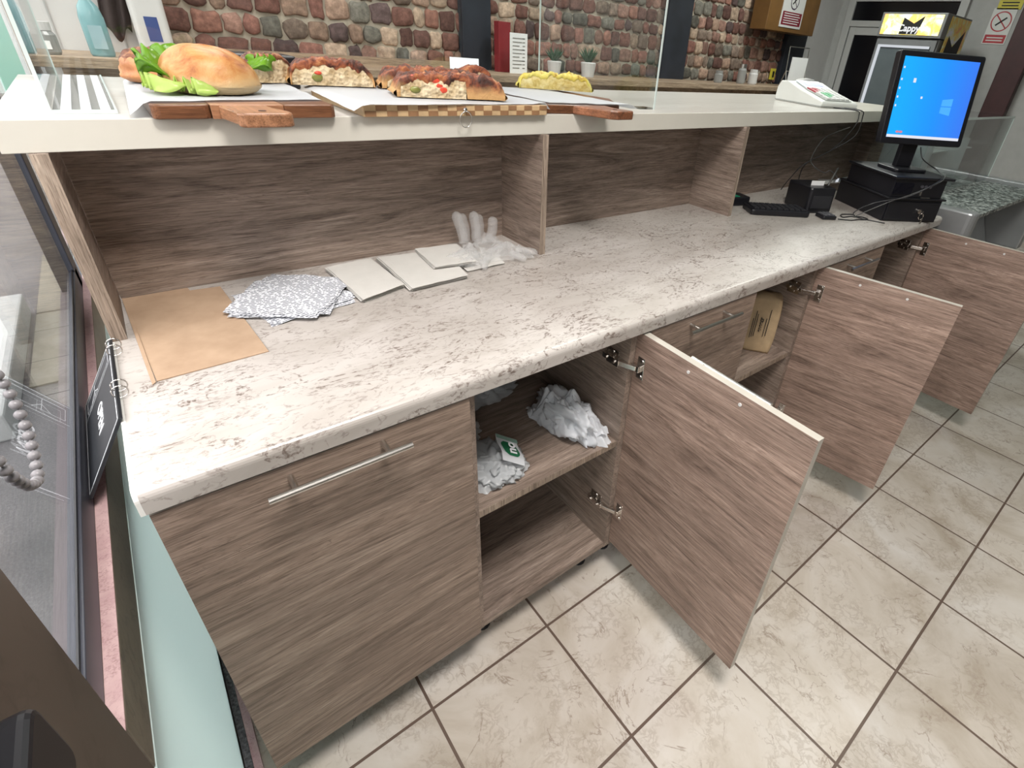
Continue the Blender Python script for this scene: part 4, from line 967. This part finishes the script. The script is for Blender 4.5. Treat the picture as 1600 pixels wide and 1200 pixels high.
for cname, colr, cells in (('red_keys', (.42, .05, .07), [(0, 0), (0, 1), (1, 0), (1, 1), (2, 0)]), ('green_keys', (.10, .40, .18), [(3, 1), (4, 1), (5, 1), (3, 2), (4, 2)]), ('white_keys', (.62, .62, .60), [(i, j) for i in range(7) for j in range(5) if (i, j) not in [(0, 0), (0, 1), (1, 0), (1, 1), (2, 0), (3, 1), (4, 1), (5, 1), (3, 2), (4, 2)]])):
    q = MB()
    for i, j in cells: q.box(-.08+i*.0235, -.08+i*.0235+.018, -.064+j*.026, -.064+j*.026+.020, .0027, .008)
    q.build(cname, plain(cname+'_plastic', colr, .45), kpo, local=True, bevel=.001)
Md = Matrix.Translation((-.050, 0, .0785)) @ Matrix.Rotation(-math.atan2(-.028, .10), 4, 'Y')
dpo = MB().box(-.045, .045, -.065, .065, 0, .004).build('display_bezel', plain('pale_bezel', (.55, .60, .66), .3), rgx, local=True); dpo.matrix_local = Md
MB().box(-.022, .024, -.045, .050, .0042, .005).build('display', emit('lcd_blue', (.16, .20, .72), .75), dpo, local=True)
MB().tube([(-.12, -.04, .090), (-.10, 0, .098), (-.11, .05, .093)], .008, 8).build('paper_roll', WHITE, rgx, local=True, smooth=True)

# ================================================================ DISPLAY CASE AT THE FAR END
SILV = plain('silver_case_metal', (.42, .43, .44), .35, metal=.6, var=.05)
GRAN, nt, b = new_mat('speckled_granite'); v = coords(nt)
nt.links.new(ramp(nt, nz(nt, v, 42, 5, .8), [(.40, (.02, .022, .022)), (.48, (.14, .15, .145)), (.54, (.30, .31, .30)), (.62, (.55, .56, .54))]), b.inputs['Base Color']); setp(b, rough=.5, spec=.3)
dc = thing('display_case', 'silver refrigerated display case with a granite ledge at the far end of the counter', 'display case', (3.4, .3, 0))
MB().box(2.86, 4.02, -.085, .20, .868, .888).build('granite_ledge', GRAN, dc, bevel=.003)
MB().prism(rrect(2.78, 2.855, -.11, .24, .03), .55, .912).build('end_moulding', SILV, dc, bevel=.008)
MB().box(4.025, 4.10, -.11, .24, .55, .912).build('end_moulding', SILV, dc, bevel=.008)
MB().box(2.90, 4.02, .201, .44, .10, .87).build('body', WHITE, dc, bevel=.004)
MB().box(2.86, 2.90, -.05, .44, .02, .86).build('side_wall', SILV, dc, bevel=.003)
MB().box(4.03, 4.08, -.05, .44, .02, .86).build('side_wall', SILV, dc, bevel=.003)
MB().add([(2.9, -.04, .35), (4.02, -.04, .35), (4.02, .19, .85), (2.9, .19, .85), (2.9, -.02, .34), (4.02, -.02, .34), (4.02, .2, .84), (2.9, .2, .84)], [(0, 1, 2, 3), (7, 6, 5, 4), (0, 4, 5, 1), (3, 2, 6, 7), (0, 3, 7, 4), (1, 5, 6, 2)]).build('sloping_back', plain('pale_blue_white', (.52, .56, .60), .4), dc)
MB().box(2.90, 4.02, -.045, .19, .02, .34).build('plinth', plain('dark_plinth', (.05, .055, .05), .5), dc)
CG = thin_glass('case_glass', (.90, .93, .93), 1.6)
MB().box(2.86, 4.05, .196, .20, .89, 1.235).box(4.046, 4.05, .20, .44, .89, 1.235).box(2.86, 2.864, .20, .44, .89, 1.235).build('glass_panel', CG, dc)
MB().box(2.86, 4.05, .196, .44, 1.236, 1.243).build('top_glass', thin_glass('case_top_glass', (.72, .80, .79), 1.6), dc)
MB().box(2.86, 4.05, .193, .196, 1.234, 1.244).box(4.047, 4.051, .193, .197, .89, 1.235).build('glass_edge_strip', GEDGE, dc)
MB().box(3.1, 3.9, .26, .44, .90, .93).box(3.1, 3.9, .30, .44, 1.06, 1.065).build('inner_shelf', WHITE, dc)
MB().box(3.0, 3.02, .22, .44, .892, 1.12).box(3.5, 3.505, .22, .44, .892, 1.14).build('acrylic_divider', film('hazy_acrylic', (.65, .67, .68), .5, .2, .3), dc)

# ================================================================ BACKGROUND
# drinks fridge
fr = thing('drinks_fridge', 'tall drinks fridge with a lit yellow Cappy header against the end wall', 'fridge', (6.3, 1.72, 0))
FG = plain('fridge_grey', (.16, .165, .17), .4); FWH = plain('fridge_light_frame', (.62, .64, .66), .3)
MB().box(6.03, 6.62, 1.44, 2.0, .02, 1.70).build('cabinet', FG, fr, bevel=.006)
MB().box(6.00, 6.028, 1.45, 1.99, .15, 1.69).build('door', FG, fr, bevel=.004)
d_ = MB().box(5.985, 5.999, 1.49, 1.95, .25, 1.64).build('door_glass', plain('dark_fridge_glass', (.10, .12, .13), .12), fr)
MB().box(5.975, 5.984, 1.93, 1.955, .25, 1.64).box(5.975, 5.984, 1.49, 1.93, 1.62, 1.64).build('door_light', emit('fridge_led', (.80, .84, .90), .75), fr)
MB().box(5.985, 6.62, 1.43, 2.0, 1.705, 1.90).build('header', FG, fr, bevel=.004)
m, nt, b = new_mat('header_print'); v = coords(nt)
cc = ramp(nt, nz(nt, v, 9, 3, .6, .5), [(.35, (.90, .42, .14)), (.45, (.95, .72, .12)), (.55, (.88, .84, .42)), (.65, (.90, .93, .96))], 'LINEAR'); nt.links.new(cc, b.inputs['Base Color']); nt.links.new(cc, b.inputs['Emission Color']); setp(b, rough=.4, es=1.0)
hd = MB().box(5.979, 5.984, 1.455, 1.975, 1.725, 1.885).build('header_front', m, fr)
INKB = plain('header_black', (.008, .008, .008), .6)
MB().add([(5.9775, 1.80, 1.728), (5.9775, 1.64, 1.728), (5.9775, 1.61, 1.875), (5.9775, 1.69, 1.815), (5.9775, 1.79, 1.86)], [(0, 1, 2, 3, 4)]).build('black_emblem', INKB, fr)
text('Cappy', .075, emit('header_letters', (.9, .9, .9), 1.0), fr, frame4((5.9765-6.3, 1.722-1.72, 1.775), (0, -1, 0), (0, 0, 1)), 'lettering', bold=.002)
m2 = m.copy(); m2.name = 'side_print'; m2.node_tree.nodes['Principled BSDF'].inputs['Emission Strength'].default_value = 0.0
MB().box(6.10, 6.60, 1.4255, 1.4285, 1.35, 1.885).build('side_sticker', m2, fr)
MB().add([(6.15, 1.4245, 1.37), (6.50, 1.4245, 1.37), (6.53, 1.4245, 1.80), (6.33, 1.4245, 1.66), (6.17, 1.4245, 1.74)], [(0, 1, 2, 3, 4)]).build('black_emblem', INKB, fr)
text('Cappy', .15, WL, fr, frame4((6.33-6.3, 1.4235-1.72, 1.50), (1, 0, 0), (0, 0, 1)), 'lettering', bold=.003)

def notice(name, label, x, y, z, w_, h_, ax, base_mat):
    t = thing(name, label, 'sign', (x, y, z)); d = .006
    if ax == 'x': MB().box(-d, 0, -w_/2, w_/2, -h_/2, h_/2).build('plate', base_mat, t, local=True); F = lambda a, c_: (-d-.001, -a, c_); fx = (0, -1, 0)
    else: MB().box(-w_/2, w_/2, -d, 0, -h_/2, h_/2).build('plate', base_mat, t, local=True); F = lambda a, c_: (a, -d-.001, c_); fx = (1, 0, 0)
    return t, F, fx
def nosmoke(t, F, r, cz, col, ring=.12):
    m_ = MB(); n_ = 32
    P = [F(r*math.cos(2*PI*k/n_), cz+r*math.sin(2*PI*k/n_)) for k in range(n_)]; Q = [F(r*(1-ring)*math.cos(2*PI*k/n_), cz+r*(1-ring)*math.sin(2*PI*k/n_)) for k in range(n_)]
    m_.add(P+Q, [(k, (k+1) % n_, n_+(k+1) % n_, n_+k) for k in range(n_)])
    for s_ in (1,):
        a = math.radians(135); dx, dy = math.cos(a)*r*.92, math.sin(a)*r*.92; px_, py_ = -math.sin(a)*r*.06, math.cos(a)*r*.06
        m_.add([F(-dx-px_, cz-dy-py_), F(dx-px_, cz+dy-py_), F(dx+px_, cz+dy+py_), F(-dx+px_, cz-dy+py_)], [(0, 1, 2, 3)])
    m_.build('prohibition_ring', col, t, local=True)
    m_ = MB(); a = math.radians(40); dx, dy = math.cos(a)*r*.6, math.sin(a)*r*.6; px_, py_ = -math.sin(a)*r*.09, math.cos(a)*r*.09
    m_.add([F(-dx-px_, cz-dy-py_), F(dx-px_, cz+dy-py_), F(dx+px_, cz+dy+py_), F(-dx+px_, cz-dy+py_)], [(0, 1, 2, 3)]); m_.build('cigarette_mark', INKB, t, local=True)
SW = plain('sign_white', (.66, .66, .64), .5, var=.01); SY = plain('sign_yellow', (.60, .52, .05), .5, var=.02)
t, F, fx = notice('no_smoking_sign', 'round red no-smoking sign with a red caption on the end wall', XE-.0005, 1.30, 1.88, .20, .30, 'x', SW)
nosmoke(t, F, .085, .04, RED)
m_ = MB(); m_.add([F(-.09, -.14), F(.09, -.14), F(.09, -.07), F(-.09, -.07)], [(0, 1, 2, 3)]); m_.build('caption_band', RED, t, local=True)
m_ = MB()
for z_ in (-.095, -.118): m_.add([tuple(Vector(F(a, c_))+Vector((-.001, 0, 0))) for a, c_ in ((-.07, z_-.005), (.07, z_-.005), (.07, z_+.005), (-.07, z_+.005))], [(0, 1, 2, 3)])
m_.build('caption_lines', SW, t, local=True)
t, F, fx = notice('warning_sign', 'yellow triangular warning sign above the round no-smoking sign', XE-.0005, 1.28, 2.17, .20, .30, 'x', SY)
m_ = MB()
for A2, B3 in (((-.08, -.02), (.08, -.02)), ((.08, -.02), (0, .13)), ((0, .13), (-.08, -.02))):
    a = Vector(A2); b3 = Vector(B3); n_ = Vector((-(b3-a).y, (b3-a).x)).normalized()*.005
    m_.add([F(*(a-n_)), F(*(b3-n_)), F(*(b3+n_)), F(*(a+n_))], [(0, 1, 2, 3)])
m_.add([F(-.035, .01), F(.045, .035), F(.05, .05), F(-.03, .03)], [(0, 1, 2, 3)]); m_.add([F(.0, .0), F(.012, .0), F(.018, .04), F(.006, .04)], [(0, 1, 2, 3)])
for z_ in (-.07, -.095, -.12): m_.add([F(-.07, z_-.005), F(.07, z_-.005), F(.07, z_+.005), F(-.07, z_+.005)], [(0, 1, 2, 3)])
m_.build('black_print', INKB, t, local=True)

# timber box with a notice on the stone wall
HC = plain('honey_wood', (.17, .085, .025), .45, var=.15, vs=6)
tag(MB().box(5.30, 6.22, 2.80, 2.984, 1.69, 2.6).build('wooden_box', HC, bevel=.004), 'honey brown wooden box fixed high on the stone wall by the corner', 'box')
t, F, fx = notice('wall_notice', 'white notice with a crossed circle and dark red caption on the wooden box', 5.72, 2.7995, 1.90, .40, .34, 'y', SW)
nosmoke(t, F, .075, .06, plain('dark_ring', (.05, .03, .06), .5), .15)
m_ = MB(); m_.add([F(-.18, -.15), F(.18, -.15), F(.18, -.035), F(-.18, -.035)], [(0, 1, 2, 3)]); m_.build('caption_band', plain('wine_red', (.20, .015, .03), .5), t, local=True)
m_ = MB()
for k in range(5): m_.add([tuple(Vector(F(a, c_))+Vector((0, -.001, 0))) for a, c_ in ((-.15, -.055-k*.02), (.13+.02*(k % 2), -.055-k*.02), (.13+.02*(k % 2), -.047-k*.02), (-.15, -.047-k*.02))], [(0, 1, 2, 3)])
m_.build('caption_lines', SW, t, local=True)

# bar along the stone wall
bar = thing('wall_bar', 'pale wooden bar counter running along the stone wall', 'bar counter', (3.2, 2.8, 0))
ZBAR = 1.205
MB().box(-.05, 6.04, 2.50, 2.983, ZBAR-.04, ZBAR).build('top', BARWOOD, bar, bevel=.003)
MB().box(.0, 6.0, 2.90, 2.982, 0, ZBAR-.0405).build('backing', BARWOOD, bar)
MB().box(.41, 2.07, 3.0, 3.02, ZBAR-.02, ZBAR+.04).build('upstand', BARWOOD, bar)
for x in (.3, 1.9, 3.5, 5.1): MB().box(x, x+.04, 2.56, 2.90, 0, ZBAR-.0405).build('leg', BARWOOD, bar)
zb_ = ZBAR+.0003
def jar(x, y, h_, r, label, lid=WHITE, body=None):
    t = thing('jar', label, 'jar', (x, y, zb_), 0, 'jars on the wall bar')
    MB().lathe([(r*.9, 0), (r, .01), (r, h_*.7), (r*.8, h_*.8)], (0, 0, 0), 18).build('body', body or WHITE, t, local=True, smooth=False)
    MB().lathe([(r*.85, h_*.8), (r*.85, h_), (r*.7, h_*1.01)], (0, 0, 0), 18).build('lid', lid, t, local=True)
GJ = plain('glass_grey_jar', (.30, .30, .29), .25); 
jar(4.62, 2.74, .10, .04, 'low clear jar at the left of the trio on the bar', GJ, GJ)
jar(4.98, 2.74, .17, .04, 'tall grey shaker in the middle of the trio on the bar', STEEL, GJ)
jar(5.12, 2.70, .13, .045, 'short white pot at the right of the trio on the bar', WHITE, WHITE)
def plant(x, y, label, s_=1.0, pot=WHITE):
    t = thing('potted_succulent', label, 'plant', (x, y, zb_), 0, 'small succulents on the wall bar')
    MB().lathe([(.035*s_, 0), (.045*s_, .07*s_), (.040*s_, .075*s_)], (0, 0, 0), 16).build('pot', pot, t, local=True)
    m_ = MB()
    for k in range(16):
        a = k*2.4; tl = .3+.6*(k/16); L = .085*s_; d = Vector((math.cos(a)*math.sin(tl), math.sin(a)*math.sin(tl), math.cos(tl))); b0 = Vector((0, 0, .07*s_))
        m_.tube([b0, b0+d*L*.5, b0+d*L], [.010*s_, .008*s_, .0006], 6)
    m_.build('leaves', plain('dark_green_leaf', (.02, .07, .03), .5, var=.3), t, local=True)
plant(2.72, 2.80, 'spiky succulent in a white pot, left of the pair on the bar', 1.2)
plant(2.98, 2.72, 'dark spiky succulent on the bar, right of the pair', 1.3)
rb = thing('red_box', 'dark red box behind the menu card on the wall bar', 'box', (2.30, 2.86, zb_))
MB().box(-.035, .06, -.03, .03, 0, .30).build('carton', plain('deep_red_card', (.22, .02, .025), .5), rb, local=True, bevel=.002)
mc = thing('menu_card', 'white printed menu card standing on the wall bar', 'menu', (2.36, 2.74, zb_))
MB().box(-.065, .075, -.004, .0, 0, .24).build('card', PAPERW, mc, local=True)
m_ = MB()
for k in range(9): m_.box(-.045, .01+.02*(k % 3), -.0052, -.0042, .03+k*.022, .036+k*.022); m_.box(.035, .055, -.0052, -.0042, .03+k*.022, .036+k*.022)
m_.build('printed_lines', plain('grey_ink', (.25, .24, .22), .6), mc, local=True)
pt = thing('price_tag', 'small white price tag poking up behind the tomato focaccia', 'tag', (1.00, .98, 1.2528), -.3)
MB().box(-.045, .045, 0, .002, .045, .085).build('card', plain('tag_white', (.74, .80, .84), .5, var=.01), pt, local=True)
MB().tube([(0, .004, -.0098), (0, .004, .06)], .002, 6).build('pin', STEEL, pt, local=True); MB().box(-.03, .03, -.015, .02, -.0098, -.006).build('foot', STEEL, pt, local=True)
bs = thing('black_stand', 'low black tray standing behind the golden roll', 'tray', (.44, 1.02, 1.2428))
MB().box(-.07, .07, -.06, .06, 0, .075).build('tray_body', BLACK, bs, local=True, bevel=.004)
wk = thing('wire_leaflet_rack', 'wire rack with a white leaflet at the far end of the bar', 'rack', (5.75, 2.62, zb_), -.3)
m_ = MB()
for x in (-.13, .13): m_.tube([(x, -.05, 0), (x, 0, .14), (x, .02, .36)], .005, 6); m_.tube([(x, .06, 0), (x, 0, .14)], .005, 6)
m_.tube([(-.13, .02, .36), (.13, .02, .36)], .005, 6); m_.tube([(-.13, 0, .14), (.13, 0, .14)], .005, 6); m_.build('wire_frame', STEEL, wk, local=True)
MB().box(-.10, .11, -.02, -.012, .03, .27).build('leaflet', PAPERW, wk, local=True)
so = thing('wall_socket', 'small yellow socket plate low on the stone wall beside the dark column', 'socket', (5.93, 3.012, 1.30))
MB().box(-.04, .04, -.02, .0, -.055, .055).build('plate', SY, so, local=True, bevel=.002); MB().box(-.015, .015, -.024, -.0202, -.03, .03).build('socket_face', INKB, so, local=True)

# things at the far left end of the bar, seen through the side wing
sb = thing('spray_bottle', 'blue-green hand gel bottle at the window end of the bar', 'bottle', (.160, 2.62, zb_))
sb.scale = (.75, .75, .95)
BB = film('aqua_plastic', (.30, .52, .55), .85, .2, .35)
MB().lathe([(.050, 0), (.055, .01), (.055, .15), (.045, .19), (.016, .225), (.016, .25)], (0, 0, 0), 20).build('body', BB, sb, local=True, smooth=True)
MB().lathe([(.020, .25), (.020, .275), (.008, .28), (.008, .32)], (0, 0, 0), 14).build('pump', WHITE, sb, local=True); MB().box(-.05, .01, -.008, .008, .315, .33).build('nozzle', WHITE, sb, local=True)
MB().box(-.03, .03, -.057, -.0545, .03, .12).build('bottle_label', plain('pale_label', (.32, .46, .50), .5), sb, local=True)
jr = thing('white_lid_jar', 'glass jar with a white lid at the window end of the bar', 'jar', (-.01, 2.60, zb_))
MB().lathe([(.035, 0), (.040, .01), (.040, .07), (.030, .085)], (0, 0, 0), 18).build('glass', GJ, jr, local=True); MB().lathe([(.033, .085), (.033, .115)], (0, 0, 0), 18).build('lid', WHITE, jr, local=True)
MB().box(-.015, .015, -.0425, -.040, .02, .05).build('jar_label', PAPERW, jr, local=True)
sd = thing('gel_dispenser', 'tall white hand gel dispenser standing beside the blue bottle', 'dispenser', (.375, 2.86, zb_))
MB().prism(rrect(-.065, .065, -.06, .06, .02), 0, .30).build('housing', WHITE, sd, local=True, bevel=.008)
MB().prism(rrect(-.075, .075, -.075, .06, .03), .30, .48).build('hood', WHITE, sd, local=True, bevel=.012)
MB().box(-.025, .025, -.0615, -.0602, .06, .16).build('blue_label', plain('navy_label', (.04, .07, .22), .4), sd, local=True)
dk = thing('dark_cloth', 'dark brown cloth hanging behind the blue bottle', 'cloth', (.25, 2.93, 1.5))
def df(u, v_): return (-.06+.11*u+.03*math.sin(v_*5), .012*math.sin(u*14), -.22+.9*v_+.03*math.sin(u*9))
MB().grid(24, 24, df).build('fabric', plain('umber_cloth', (.035, .022, .02), .8), dk, local=True, smooth=True, solid=.004)

hk = thing('blind_winder', 'black rounded blind winder fixed on the dark brown pier', 'winder', (-.05, -.36, .97))
MB().prism(rrect(-.41, -.335, .93, 1.005, .014), -.0598, -.040, 'x').build('winder_case', BLACK, hk, bevel=.006, seg=3)
MB().tube([(-.050, -.375, .932), (-.050, -.38, .72)], .009, 12).build('cord_guide', BLACK, hk)
